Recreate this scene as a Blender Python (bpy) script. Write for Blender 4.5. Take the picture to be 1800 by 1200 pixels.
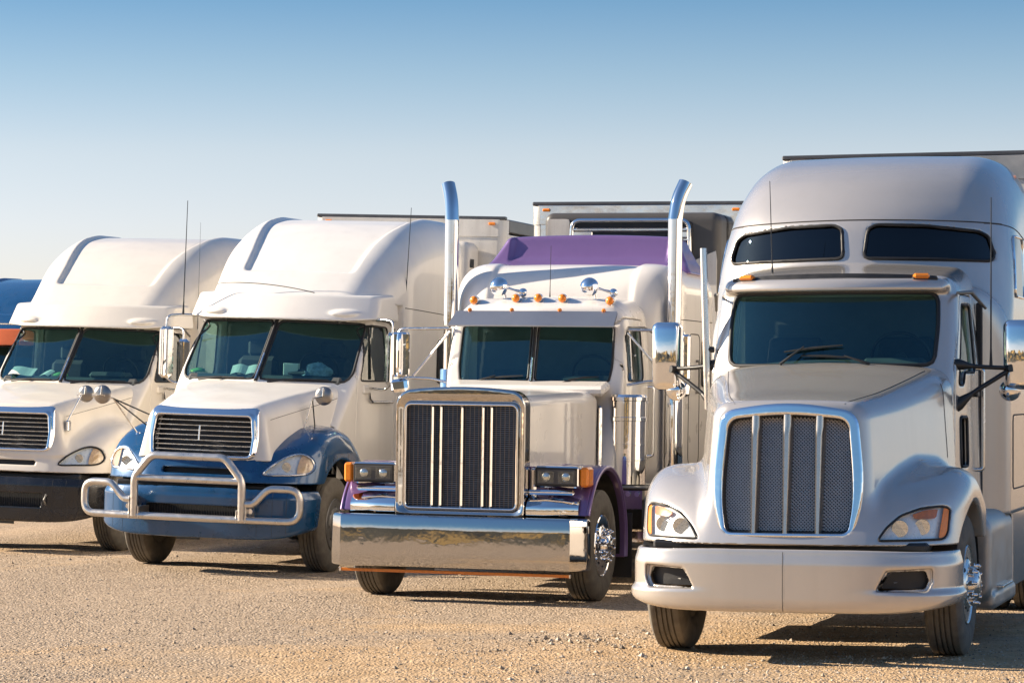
import bpy, math, random
import numpy as np
from mathutils import Vector, Matrix

for o in list(bpy.data.objects):
    bpy.data.objects.remove(o, do_unlink=True)
scene = bpy.context.scene
COL = scene.collection
rad = math.radians
random.seed(7)
np.random.seed(7)

# ------------------------------------------------------------------ camera
cam_d = bpy.data.cameras.new('camera')
cam = bpy.data.objects.new('camera', cam_d)
COL.objects.link(cam)
cam.location = (0, 0, 1.93)
cam.rotation_euler = (rad(90), 0, 0)
cam_d.sensor_width = 36.0
cam_d.lens = 100.0
cam_d.shift_y = 0.05
cam_d.clip_start = 0.5
cam_d.clip_end = 9000
scene.camera = cam

# ------------------------------------------------------------------ light
SUN_EL = rad(25)
SHADOW_DIR = Vector((0.985, -0.174, 0)).normalized()      # where shadows fall on the ground
to_sun = Vector((-SHADOW_DIR.x * math.cos(SUN_EL), -SHADOW_DIR.y * math.cos(SUN_EL), math.sin(SUN_EL)))
sun_d = bpy.data.lights.new('sun', 'SUN')
sun_d.energy = 5.0
sun_d.angle = rad(0.5)
sun_d.color = (1.0, 0.85, 0.66)
sun = bpy.data.objects.new('sun', sun_d)
COL.objects.link(sun)
sun.rotation_euler = to_sun.to_track_quat('Z', 'Y').to_euler()

world = bpy.data.worlds.new('World')
scene.world = world
world.use_nodes = True
wn = world.node_tree.nodes
wl = world.node_tree.links
wn.clear()
w_out = wn.new('ShaderNodeOutputWorld')
w_bg = wn.new('ShaderNodeBackground')
w_sky = wn.new('ShaderNodeTexSky')
w_sky.sky_type = 'NISHITA'
w_sky.sun_disc = False
w_sky.sun_elevation = SUN_EL
w_sky.sun_rotation = math.atan2(to_sun.x, to_sun.y)
w_sky.altitude = 300
w_sky.air_density = 1.0
w_sky.dust_density = 0.6
w_sky.ozone_density = 2.0
w_tc = wn.new('ShaderNodeTexCoord')
w_sep = wn.new('ShaderNodeSeparateXYZ')
w_ramp = wn.new('ShaderNodeValToRGB')
w_mul = wn.new('ShaderNodeMix')
w_mul.data_type = 'RGBA'
w_mul.blend_type = 'MULTIPLY'
w_mul.inputs['Factor'].default_value = 1.0
SKY_RAMP = [(p, tuple(c * .87 for c in k)) for p, k in [(0.0, (.66, .59, .68)), (0.058, (.665, .582, .655)), (0.084, (.635, .556, .585)), (0.1107, (.455, .475, .52)), (0.1367, (.282, .38, .466)), (0.18, (.25, .355, .45)), (0.35, (.34, .45, .55)), (1.0, (.6, .68, .74))]]
els = w_ramp.color_ramp.elements
while len(els) > 1:
    els.remove(els[-1])
els[0].position, els[0].color = SKY_RAMP[0][0], (*SKY_RAMP[0][1], 1)
for p_, c_ in SKY_RAMP[1:]:
    e_ = els.new(p_)
    e_.color = (*c_, 1)
wl.new(w_tc.outputs['Generated'], w_sep.inputs[0])
wl.new(w_sep.outputs['Z'], w_ramp.inputs[0])
wl.new(w_sky.outputs[0], w_mul.inputs['A'])
wl.new(w_ramp.outputs[0], w_mul.inputs['B'])
wl.new(w_mul.outputs['Result'], w_bg.inputs[0])
w_bg.inputs[1].default_value = 0.13
wl.new(w_bg.outputs[0], w_out.inputs[0])

scene.view_settings.view_transform = 'Standard'
scene.view_settings.look = 'None'
scene.view_settings.exposure = 1.2
scene.view_settings.gamma = 1.0
scene.render.engine = 'CYCLES'
scene.cycles.max_bounces = 10
scene.cycles.transparent_max_bounces = 16
scene.cycles.caustics_reflective = False
scene.cycles.caustics_refractive = False
scene.cycles.blur_glossy = 1.0
scene.cycles.denoising_prefilter = 'ACCURATE'
scene.cycles.sample_clamp_indirect = 4.0

# ------------------------------------------------------------------ materials
def _nt(name):
    m = bpy.data.materials.new(name)
    m.use_nodes = True
    nt = m.node_tree
    b = nt.nodes['Principled BSDF']
    return m, nt, b

def solid(name, col, rough=0.5, metal=0.0, coat=0.0, coat_rough=0.03, spec=0.5, var=0.0, vscale=6.0,
          bump=0.0, bscale=20.0, rvar=0.0, grime=0.0):
    """procedural surface: base colour with noise variation, roughness variation and fine bump"""
    m, nt, b = _nt(name)
    b.inputs['Base Color'].default_value = (*col, 1)
    b.inputs['Roughness'].default_value = rough
    b.inputs['Metallic'].default_value = metal
    b.inputs['Coat Weight'].default_value = coat
    b.inputs['Coat Roughness'].default_value = coat_rough
    b.inputs['Specular IOR Level'].default_value = spec
    tc = nt.nodes.new('ShaderNodeTexCoord')
    if var > 0 or rvar > 0:
        nz = nt.nodes.new('ShaderNodeTexNoise')
        nz.inputs['Scale'].default_value = vscale
        nz.inputs['Detail'].default_value = 6
        nz.inputs['Roughness'].default_value = 0.6
        nt.links.new(tc.outputs['Object'], nz.inputs['Vector'])
        if var > 0:
            mr = nt.nodes.new('ShaderNodeMapRange')
            mr.inputs['From Min'].default_value = 0.3
            mr.inputs['From Max'].default_value = 0.7
            mr.inputs['To Min'].default_value = 1 - var
            mr.inputs['To Max'].default_value = 1 + var * 0.4
            nt.links.new(nz.outputs['Fac'], mr.inputs['Value'])
            mx = nt.nodes.new('ShaderNodeMix')
            mx.data_type = 'RGBA'
            mx.blend_type = 'MULTIPLY'
            mx.inputs['Factor'].default_value = 1
            mx.inputs['A'].default_value = (*col, 1)
            nt.links.new(mr.outputs[0], mx.inputs['B'])
            res = mx.outputs['Result']
            if grime > 0:
                # rain streaks and dust specks
                for (sc, vec, lo, hi, amt) in ((1.0, (7, 7, .55), .50, .72, grime), (1.0, (95, 95, 95), .62, .74, grime * 1.6)):
                    mp = nt.nodes.new('ShaderNodeMapping')
                    mp.inputs['Scale'].default_value = vec
                    nt.links.new(tc.outputs['Object'], mp.inputs['Vector'])
                    n3 = nt.nodes.new('ShaderNodeTexNoise')
                    n3.inputs['Scale'].default_value = sc
                    n3.inputs['Detail'].default_value = 5
                    nt.links.new(mp.outputs[0], n3.inputs['Vector'])
                    m3 = nt.nodes.new('ShaderNodeMapRange')
                    m3.inputs['From Min'].default_value = lo
                    m3.inputs['From Max'].default_value = hi
                    m3.inputs['To Min'].default_value = 0
                    m3.inputs['To Max'].default_value = amt
                    nt.links.new(n3.outputs['Fac'], m3.inputs['Value'])
                    x3 = nt.nodes.new('ShaderNodeMix')
                    x3.data_type = 'RGBA'
                    nt.links.new(m3.outputs[0], x3.inputs['Factor'])
                    nt.links.new(res, x3.inputs['A'])
                    x3.inputs['B'].default_value = (.20, .15, .10, 1)
                    res = x3.outputs['Result']
            nt.links.new(res, b.inputs['Base Color'])
        if rvar > 0:
            mr2 = nt.nodes.new('ShaderNodeMapRange')
            mr2.inputs['From Min'].default_value = 0.3
            mr2.inputs['From Max'].default_value = 0.7
            mr2.inputs['To Min'].default_value = max(0.01, rough - rvar)
            mr2.inputs['To Max'].default_value = rough + rvar
            nt.links.new(nz.outputs['Fac'], mr2.inputs['Value'])
            nt.links.new(mr2.outputs[0], b.inputs['Roughness'])
    if bump > 0:
        n2 = nt.nodes.new('ShaderNodeTexNoise')
        n2.inputs['Scale'].default_value = bscale
        n2.inputs['Detail'].default_value = 4
        nt.links.new(tc.outputs['Object'], n2.inputs['Vector'])
        bp = nt.nodes.new('ShaderNodeBump')
        bp.inputs['Strength'].default_value = 1.0
        bp.inputs['Distance'].default_value = bump
        nt.links.new(n2.outputs['Fac'], bp.inputs['Height'])
        nt.links.new(bp.outputs[0], b.inputs['Normal'])
        if coat > 0:
            pass
    return m

def glass(name, tint, refl=1.0, rough=0.0, gcol=(.95, .98, 1.0)):
    """thin pane: tinted transmission plus Fresnel mirror"""
    m, nt, b = _nt(name)
    nt.nodes.remove(b)
    out = nt.nodes['Material Output']
    tr = nt.nodes.new('ShaderNodeBsdfTransparent')
    tr.inputs[0].default_value = (*tint, 1)
    gl = nt.nodes.new('ShaderNodeBsdfGlossy')
    gl.inputs['Roughness'].default_value = rough
    gl.inputs['Color'].default_value = (*gcol, 1)
    fr = nt.nodes.new('ShaderNodeFresnel')
    geo = nt.nodes.new('ShaderNodeNewGeometry')
    ior = nt.nodes.new('ShaderNodeMath')          # same reflectance from both sides of a thin pane
    ior.operation = 'MULTIPLY_ADD'
    ior.inputs[1].default_value = 1 / 1.55 - 1.55
    ior.inputs[2].default_value = 1.55
    nt.links.new(geo.outputs['Backfacing'], ior.inputs[0])
    nt.links.new(ior.outputs[0], fr.inputs['IOR'])
    nz = nt.nodes.new('ShaderNodeTexNoise')
    nz.inputs['Scale'].default_value = 1.3
    tc = nt.nodes.new('ShaderNodeTexCoord')
    nt.links.new(tc.outputs['Object'], nz.inputs['Vector'])
    bp = nt.nodes.new('ShaderNodeBump')
    bp.inputs['Strength'].default_value = 0.25
    bp.inputs['Distance'].default_value = 0.02
    nt.links.new(nz.outputs['Fac'], bp.inputs['Height'])
    nt.links.new(bp.outputs[0], gl.inputs['Normal'])
    mx = nt.nodes.new('ShaderNodeMixShader')
    ml = nt.nodes.new('ShaderNodeMath')
    ml.operation = 'MULTIPLY'
    ml.inputs[1].default_value = refl
    nt.links.new(fr.outputs[0], ml.inputs[0])
    nt.links.new(ml.outputs[0], mx.inputs[0])
    nt.links.new(tr.outputs[0], mx.inputs[1])
    nt.links.new(gl.outputs[0], mx.inputs[2])
    nt.links.new(mx.outputs[0], out.inputs['Surface'])
    return m

MT = {}
MT['white'] = solid('white_paint', (0.80, 0.765, 0.71), 0.38, coat=0.35, coat_rough=0.08, var=0.05, vscale=2.2, rvar=0.08, grime=0.045)
MT['cream'] = solid('cream_white_paint', (0.78, 0.72, 0.63), 0.36, coat=0.45, coat_rough=0.06, var=0.05, vscale=2.2, rvar=0.08, grime=0.045)
MT['white2'] = solid('ivory_paint', (0.80, 0.755, 0.70), 0.30, coat=0.7, coat_rough=0.04, var=0.03, vscale=2.0, rvar=0.05, grime=0.045)
MT['pearl'] = solid('pearl_silver_paint', (0.59, 0.55, 0.505), 0.25, metal=0.55, coat=0.8, coat_rough=0.08, var=0.03, vscale=2.0, grime=0.045)
MT['blue'] = solid('blue_metallic_paint', (0.004, 0.070, 0.19), 0.30, metal=0.25, coat=0.9, coat_rough=0.04, var=0.12, vscale=4, rvar=0.08, grime=0.06)
MT['purple'] = solid('purple_paint', (0.185, 0.11, 0.28), 0.32, metal=0.25, coat=0.8, coat_rough=0.05, var=0.06, vscale=4)
MT['blackpl'] = solid('black_plastic', (0.018, 0.018, 0.019), 0.45, var=0.2, vscale=14, rvar=0.1)
MT['blackbump'] = solid('black_bumper_plastic', (0.016, 0.017, 0.021), 0.22, coat=0.3, coat_rough=0.1, var=0.25, vscale=7, rvar=0.12)
MT['rubber'] = solid('rubber_gasket', (0.014, 0.014, 0.015), 0.55, var=0.2, vscale=20)
MT['tyre'] = solid('dusty_tyre_rubber', (0.165, 0.148, 0.122), 0.92, var=0.35, vscale=9, bump=0.002, bscale=90)
MT['chrome'] = solid('chrome', (0.86, 0.86, 0.87), 0.045, metal=1.0, rvar=0.025, vscale=5, bump=0.003, bscale=2.2)
MT['chromef'] = solid('flat_chrome', (0.54, 0.525, 0.51), 0.05, metal=1.0, rvar=0.03, vscale=5, bump=0.0035, bscale=2.2)
MT['alu'] = solid('brushed_aluminium', (0.74, 0.73, 0.71), 0.24, metal=1.0, rvar=0.08, vscale=12, var=0.08)
MT['steel'] = solid('satin_steel_tube', (0.66, 0.62, 0.57), 0.34, metal=0.9, rvar=0.08, vscale=16, var=0.08)
MT['darkmetal'] = solid('dark_chassis_metal', (0.03, 0.028, 0.026), 0.6, metal=0.3, var=0.3, vscale=8)
MT['greymetal'] = solid('grey_metal', (0.20, 0.195, 0.185), 0.5, metal=0.5, var=0.2, vscale=8)
MT['dirtyalu'] = solid('weathered_aluminium', (0.50, 0.48, 0.45), 0.42, metal=0.7, var=0.2, vscale=5, rvar=0.12)
MT['glass'] = glass('windshield_glass', (0.50, 0.74, 0.72), 1.8, gcol=(.40, .88, 1.0))
MT['sideglass'] = glass('side_glass', (0.66, 0.80, 0.74), 1.2)
MT['darkglass'] = glass('dark_tinted_glass', (0.05, 0.06, 0.07), 1.1)
MT['lens'] = glass('headlight_lens', (0.93, 0.95, 0.95), 1.1)
MT['mirror'] = solid('mirror_glass', (0.8, 0.82, 0.82), 0.01, metal=1.0)
MT['amber'] = solid('amber_lens', (0.90, 0.25, 0.010), 0.3, coat=0.3, var=0.15, vscale=60)
MT['amberd'] = solid('amber_strip', (0.72, 0.20, 0.02), 0.25, coat=0.5, var=0.25, vscale=30)
MT['reflector'] = solid('lamp_reflector', (0.93, 0.93, 0.91), 0.30, metal=0.15, rvar=0.06, vscale=25)
MT['lampglass'] = solid('lamp_bowl', (0.70, 0.70, 0.68), 0.10, metal=0.9, bump=0.0008, bscale=40)
MT['dash'] = solid('dashboard_grey', (0.07, 0.075, 0.075), 0.7, var=0.2, vscale=6)
MT['interior'] = solid('cab_interior', (0.09, 0.095, 0.095), 0.8, var=0.25, vscale=3)
MT['seat'] = solid('seat_fabric', (0.045, 0.048, 0.055), 0.9, var=0.2, vscale=10)
MT['paper'] = solid('paper', (0.75, 0.77, 0.70), 0.8, var=0.05)
MT['papergreen'] = solid('green_cloth', (0.16, 0.42, 0.12), 0.8, var=0.2, vscale=20)
MT['paperblue'] = solid('striped_cloth', (0.22, 0.32, 0.42), 0.8, var=0.5, vscale=25)
MT['trailer'] = solid('trailer_white', (0.72, 0.68, 0.62), 0.42, var=0.12, vscale=2.5, rvar=0.1, grime=0.25)
MT['trailergrey'] = solid('trailer_dark_rail', (0.12, 0.12, 0.125), 0.4, metal=0.6, var=0.2, vscale=5)
MT['stack'] = solid('stack_chrome', (0.66, 0.66, 0.68), 0.05, metal=1.0, rvar=0.03, vscale=5, bump=0.002, bscale=2.5)
MT['stainless'] = solid('stainless_sheet', (0.72, 0.73, 0.75), 0.14, metal=1.0, rvar=0.06, vscale=4, bump=0.01, bscale=1.5)
MT['unitgrey'] = solid('unit_dark_grey', (0.075, 0.07, 0.066), 0.45, var=0.12, vscale=5)
MT['grilledark'] = solid('radiator_dark', (0.012, 0.014, 0.018), 0.6, var=0.3, vscale=30)
MT['meshwire'] = solid('grille_wire', (0.40, 0.385, 0.36), 0.4, metal=0.5, var=0.1, vscale=20)
MT['meshdark'] = solid('dark_screen_wire', (0.15, 0.18, 0.23), 0.4, metal=0.5, var=0.3, vscale=20)
MT['meshwarm'] = solid('ground_reflection_wire', (0.40, 0.26, 0.12), 0.35, metal=0.9, var=0.2, vscale=20)  # orange reflection of the ground put into the upright wires' colour
MT['visorsteel'] = solid('satin_visor_steel', (0.50, 0.48, 0.47), 0.32, metal=0.85, var=0.06, vscale=4)
MT['barmetal'] = solid('satin_grille_bar', (0.58, 0.53, 0.48), 0.22, metal=0.95, var=0.06, vscale=8)
MT['dullchrome'] = solid('dull_mirror_back', (0.34, 0.32, 0.30), 0.28, metal=0.9, var=0.15, vscale=15)
MT['seam'] = solid('panel_gap', (0.05, 0.045, 0.04), 0.8)
MT['orange'] = solid('orange_paint', (0.60, 0.13, 0.03), 0.35, coat=0.6, var=0.1)

# ------------------------------------------------------------------ object helpers
def add_obj(name, data, parent=None):
    o = bpy.data.objects.new(name, data)
    COL.objects.link(o)
    if parent is not None:
        o.parent = parent
    return o

def mesh_obj(name, V, Fc, m, parent=None, smooth=True, normals=None, sharp=None):
    me = bpy.data.meshes.new(name)
    V = np.asarray(V, dtype=np.float64)
    if isinstance(Fc, np.ndarray):
        Fc = Fc.tolist()
    me.from_pydata(V.tolist(), [], Fc)
    if m is not None:
        me.materials.append(MT[m] if isinstance(m, str) else m)
    if smooth:
        me.polygons.foreach_set('use_smooth', np.ones(len(me.polygons), dtype=bool))
    me.update()
    if sharp is not None and smooth:
        try:
            me.set_sharp_from_angle(angle=rad(sharp))
        except Exception:
            pass
    if normals is not None and smooth:
        me.normals_split_custom_set_from_vertices(np.asarray(normals, dtype=np.float64).tolist())
    return add_obj(name, me, parent)

def thing(name, label, cat, loc=(0, 0, 0), rot=(0, 0, 0), group=None):
    o = bpy.data.objects.new(name, None)
    o.empty_display_size = 0.3
    COL.objects.link(o)
    o.location = loc
    o.rotation_euler = rot
    o['label'] = label
    o['category'] = cat
    if group:
        o['group'] = group
    return o

class MB:
    """collects polygons, then becomes one mesh object"""
    def __init__(s):
        s.v = []
        s.f = []
    def add(s, V, F):
        n = len(s.v)
        s.v.extend([tuple(map(float, p)) for p in V])
        s.f.extend([[i + n for i in f] for f in F])
        return s
    def build(s, name, m, parent=None, smooth=True, sharp=35):
        return mesh_obj(name, s.v, s.f, m, parent, smooth, None, sharp)
    def box(s, c, d, bev=0.0, rot=None, taper=None):
        """box with chamfered edges; c centre, d full size"""
        hx, hy, hz = d[0] / 2, d[1] / 2, d[2] / 2
        b = min(bev, hx * .95, hy * .95, hz * .95)
        if b <= 0:
            V = [(x, y, z) for x in (-hx, hx) for y in (-hy, hy) for z in (-hz, hz)]
            F = [[0, 1, 3, 2], [4, 6, 7, 5], [0, 4, 5, 1], [2, 3, 7, 6], [0, 2, 6, 4], [1, 5, 7, 3]]
        else:
            V = []
            idx = {}
            for sx in (-1, 1):
                for sy in (-1, 1):
                    for sz in (-1, 1):
                        for ax in range(3):
                            p = [sx * (hx - b), sy * (hy - b), sz * (hz - b)]
                            p[ax] = (sx * hx, sy * hy, sz * hz)[ax]
                            idx[(sx, sy, sz, ax)] = len(V)
                            V.append(tuple(p))
            F = []
            for ax in range(3):
                o1, o2 = [(1, 2), (2, 0), (0, 1)][ax]
                for sg in (-1, 1):
                    q = []
                    for (a, c2) in ((-1, -1), (1, -1), (1, 1), (-1, 1)):
                        k = [0, 0, 0]
                        k[ax] = sg
                        k[o1] = a
                        k[o2] = c2
                        q.append(idx[(*k, ax)])
                    F.append(q if sg > 0 else q[::-1])
            for ax in range(3):
                o1, o2 = [(1, 2), (2, 0), (0, 1)][ax]
                for s1 in (-1, 1):
                    for s2 in (-1, 1):
                        def kk(e, a):
                            k = [0, 0, 0]
                            k[ax] = e
                            k[o1] = s1
                            k[o2] = s2
                            return idx[(*k, a)]
                        q = [kk(-1, o1), kk(1, o1), kk(1, o2), kk(-1, o2)]
                        F.append(q if s1 * s2 < 0 else q[::-1])
            for sx in (-1, 1):
                for sy in (-1, 1):
                    for sz in (-1, 1):
                        q = [idx[(sx, sy, sz, a)] for a in range(3)]
                        F.append(q if sx * sy * sz > 0 else q[::-1])
        V = [Vector(p) for p in V]
        if taper:
            V = [Vector((p.x * (1 + (taper - 1) * (p.z / hz + 1) / 2), p.y, p.z)) for p in V]
        if rot is not None:
            R = Matrix.Identity(3)
            R = (Matrix.Rotation(rot[2], 3, 'Z') @ Matrix.Rotation(rot[1], 3, 'Y') @ Matrix.Rotation(rot[0], 3, 'X'))
            V = [R @ p for p in V]
        return s.add([(p.x + c[0], p.y + c[1], p.z + c[2]) for p in V], F)
    def tube(s, pts, r, seg=10, closed=False, cap=True):
        P = [Vector(p) for p in pts]
        n = len(P)
        rs = r if hasattr(r, '__len__') else [r] * n
        T = []
        for i in range(n):
            if closed:
                t = P[(i + 1) % n] - P[(i - 1) % n]
            else:
                t = P[min(i + 1, n - 1)] - P[max(i - 1, 0)]
            T.append(t.normalized() if t.length > 1e-9 else Vector((0, 0, 1)))
        ref = Vector((0, 0, 1)) if abs(T[0].z) < 0.9 else Vector((1, 0, 0))
        N = (ref - T[0] * ref.dot(T[0])).normalized()
        V = []
        for i in range(n):
            N = (N - T[i] * N.dot(T[i]))
            if N.length < 1e-6:
                N = T[i].orthogonal()
            N.normalize()
            B = T[i].cross(N)
            for k in range(seg):
                a = 2 * math.pi * k / seg
                V.append(P[i] + (N * math.cos(a) + B * math.sin(a)) * rs[i])
        F = []
        m_ = n if closed else n - 1
        for i in range(m_):
            j = (i + 1) % n
            for k in range(seg):
                k2 = (k + 1) % seg
                F.append([i * seg + k, i * seg + k2, j * seg + k2, j * seg + k])
        if cap and not closed:
            F.append([k for k in range(seg)][::-1])
            F.append([(n - 1) * seg + k for k in range(seg)])
        return s.add(V, F)
    def lathe(s, prof, c=(0, 0, 0), axis='x', seg=32, sgn=1):
        """prof: list of (radius, offset along axis)"""
        V = []
        for (r, h) in prof:
            for k in range(seg):
                a = 2 * math.pi * k / seg
                p = (r * math.cos(a), r * math.sin(a))
                if axis == 'x':
                    V.append((c[0] + sgn * h, c[1] + p[0], c[2] + p[1]))
                elif axis == 'y':
                    V.append((c[0] + p[0], c[1] + sgn * h, c[2] + p[1]))
                else:
                    V.append((c[0] + p[0], c[1] + p[1], c[2] + sgn * h))
        F = []
        for i in range(len(prof) - 1):
            for k in range(seg):
                k2 = (k + 1) % seg
                F.append([i * seg + k, i * seg + k2, (i + 1) * seg + k2, (i + 1) * seg + k])
        if prof[0][0] > 1e-4:
            F.append([k for k in range(seg)][::-1])
        if prof[-1][0] > 1e-4:
            F.append([(len(prof) - 1) * seg + k for k in range(seg)])
        if (axis == 'y') == (sgn > 0):
            F = [f[::-1] for f in F]
        return s.add(V, F)
    def grid(s, G, flip=False):
        """G: array m x n x 3"""
        G = np.asarray(G, float)
        m_, n_ = G.shape[:2]
        F = []
        for i in range(m_ - 1):
            for j in range(n_ - 1):
                q = [i * n_ + j, i * n_ + j + 1, (i + 1) * n_ + j + 1, (i + 1) * n_ + j]
                F.append(q[::-1] if flip else q)
        return s.add(G.reshape(-1, 3), F)

def fillet(pts, r, n=5, closed=False):
    """polyline with rounded corners"""
    P = [Vector(p) for p in pts]
    out = []
    N = len(P)
    for i in range(N):
        if not closed and (i == 0 or i == N - 1):
            out.append(P[i])
            continue
        a, b, c = P[(i - 1) % N], P[i], P[(i + 1) % N]
        rr = r[i] if hasattr(r, '__len__') else r
        d1 = min(rr, (a - b).length * .49)
        d2 = min(rr, (c - b).length * .49)
        p0 = b + (a - b).normalized() * d1
        p2 = b + (c - b).normalized() * d2
        for k in range(n + 1):
            t = k / n
            out.append(p0 * (1 - t) ** 2 + b * 2 * t * (1 - t) + p2 * t * t)
    return out

def box(name, c, d, m, parent, bev=0.01, rot=None, taper=None):
    return MB().box(c, d, bev, rot, taper).build(name, m, parent)

def tube(name, pts, r, m, parent, seg=10, closed=False, rf=None):
    if rf:
        pts = fillet(pts, rf, closed=closed)
    return MB().tube(pts, r, seg, closed).build(name, m, parent, sharp=60)

# ------------------------------------------------------------------ implicit surfaces
def sp(v, pts):
    """smooth interpolation through (x, y) points (monotone-limited Hermite)"""
    P = np.asarray(pts, float)
    x, y = P[:, 0], P[:, 1]
    n = len(x)
    if n > 2:
        d = np.diff(y) / np.diff(x)
        m_ = np.zeros(n)
        m_[0], m_[-1] = d[0], d[-1]
        for i in range(1, n - 1):
            m_[i] = 0 if d[i - 1] * d[i] <= 0 else 2 * d[i - 1] * d[i] / (d[i - 1] + d[i])
        X = np.linspace(x[0], x[-1], 4000)
        k = np.clip(np.searchsorted(x, X) - 1, 0, n - 2)
        h = x[k + 1] - x[k]
        t = (X - x[k]) / h
        Y = ((2 * t ** 3 - 3 * t ** 2 + 1) * y[k] + (t ** 3 - 2 * t ** 2 + t) * h * m_[k]
             + (-2 * t ** 3 + 3 * t ** 2) * y[k + 1] + (t ** 3 - t ** 2) * h * m_[k + 1])
        return np.interp(v, X, Y)
    return np.interp(v, x, y)

def smin(a, b, k):
    h = np.maximum(k - np.abs(a - b), 0) / k
    return np.minimum(a, b) - h * h * k * 0.25

def smax(a, b, k):
    return -smin(-a, -b, k)

def sst(x, a, b):
    t = np.clip((x - a) / (b - a), 0, 1)
    return t * t * (3 - 2 * t)

def poly2(px, py, pts):
    """signed distance to a polygon (negative inside), broadcast over px, py"""
    pts = np.asarray(pts, float)
    px, py = np.broadcast_arrays(px, py)
    d = np.full(px.shape, 1e9)
    s = np.ones(px.shape)
    n = len(pts)
    j = n - 1
    for i in range(n):
        ex, ey = pts[j] - pts[i]
        wx, wy = px - pts[i][0], py - pts[i][1]
        t = np.clip((wx * ex + wy * ey) / (ex * ex + ey * ey + 1e-12), 0, 1)
        bx, by = wx - ex * t, wy - ey * t
        d = np.minimum(d, bx * bx + by * by)
        c1 = py >= pts[i][1]
        c2 = py < pts[j][1]
        c3 = ex * wy > ey * wx
        flip = (c1 & c2 & c3) | (~c1 & ~c2 & ~c3)
        s = np.where(flip, -s, s)
        j = i
    return s * np.sqrt(d)

def sell(ax, y, W, y0, L, p):
    """superelliptic plan outline: half width W, nose at y0, full width from y0 + L on"""
    t = np.maximum(y0 + L - y, 0) / L
    return ((np.maximum(ax, 0) / W) ** p + t ** p) ** (1 / p) * W - W

def smooth2(pts, n=6):
    """closed 2D outline through the points, rounded by Catmull-Rom"""
    P = np.asarray(pts, float)
    N = len(P)
    out = []
    for i in range(N):
        p0, p1, p2, p3 = P[i - 1], P[i], P[(i + 1) % N], P[(i + 2) % N]
        for k in range(n):
            t = k / n
            out.append(.5 * (2 * p1 + (p2 - p0) * t + (2 * p0 - 5 * p1 + 4 * p2 - p3) * t * t + (3 * p1 - p0 - 3 * p2 + p3) * t ** 3))
    return [tuple(q) for q in out]

def rpoly(pts, r, n=4):
    """rounded 2D polygon"""
    return [(p.x, p.y) for p in fillet([(a, b, 0) for a, b in pts], r, n, closed=True)]

def rect2(px, py, cx, cy, hx, hy, r):
    qx, qy = np.abs(px - cx) - hx + r, np.abs(py - cy) - hy + r
    return np.hypot(np.maximum(qx, 0), np.maximum(qy, 0)) + np.minimum(np.maximum(qx, qy), 0) - r

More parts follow.
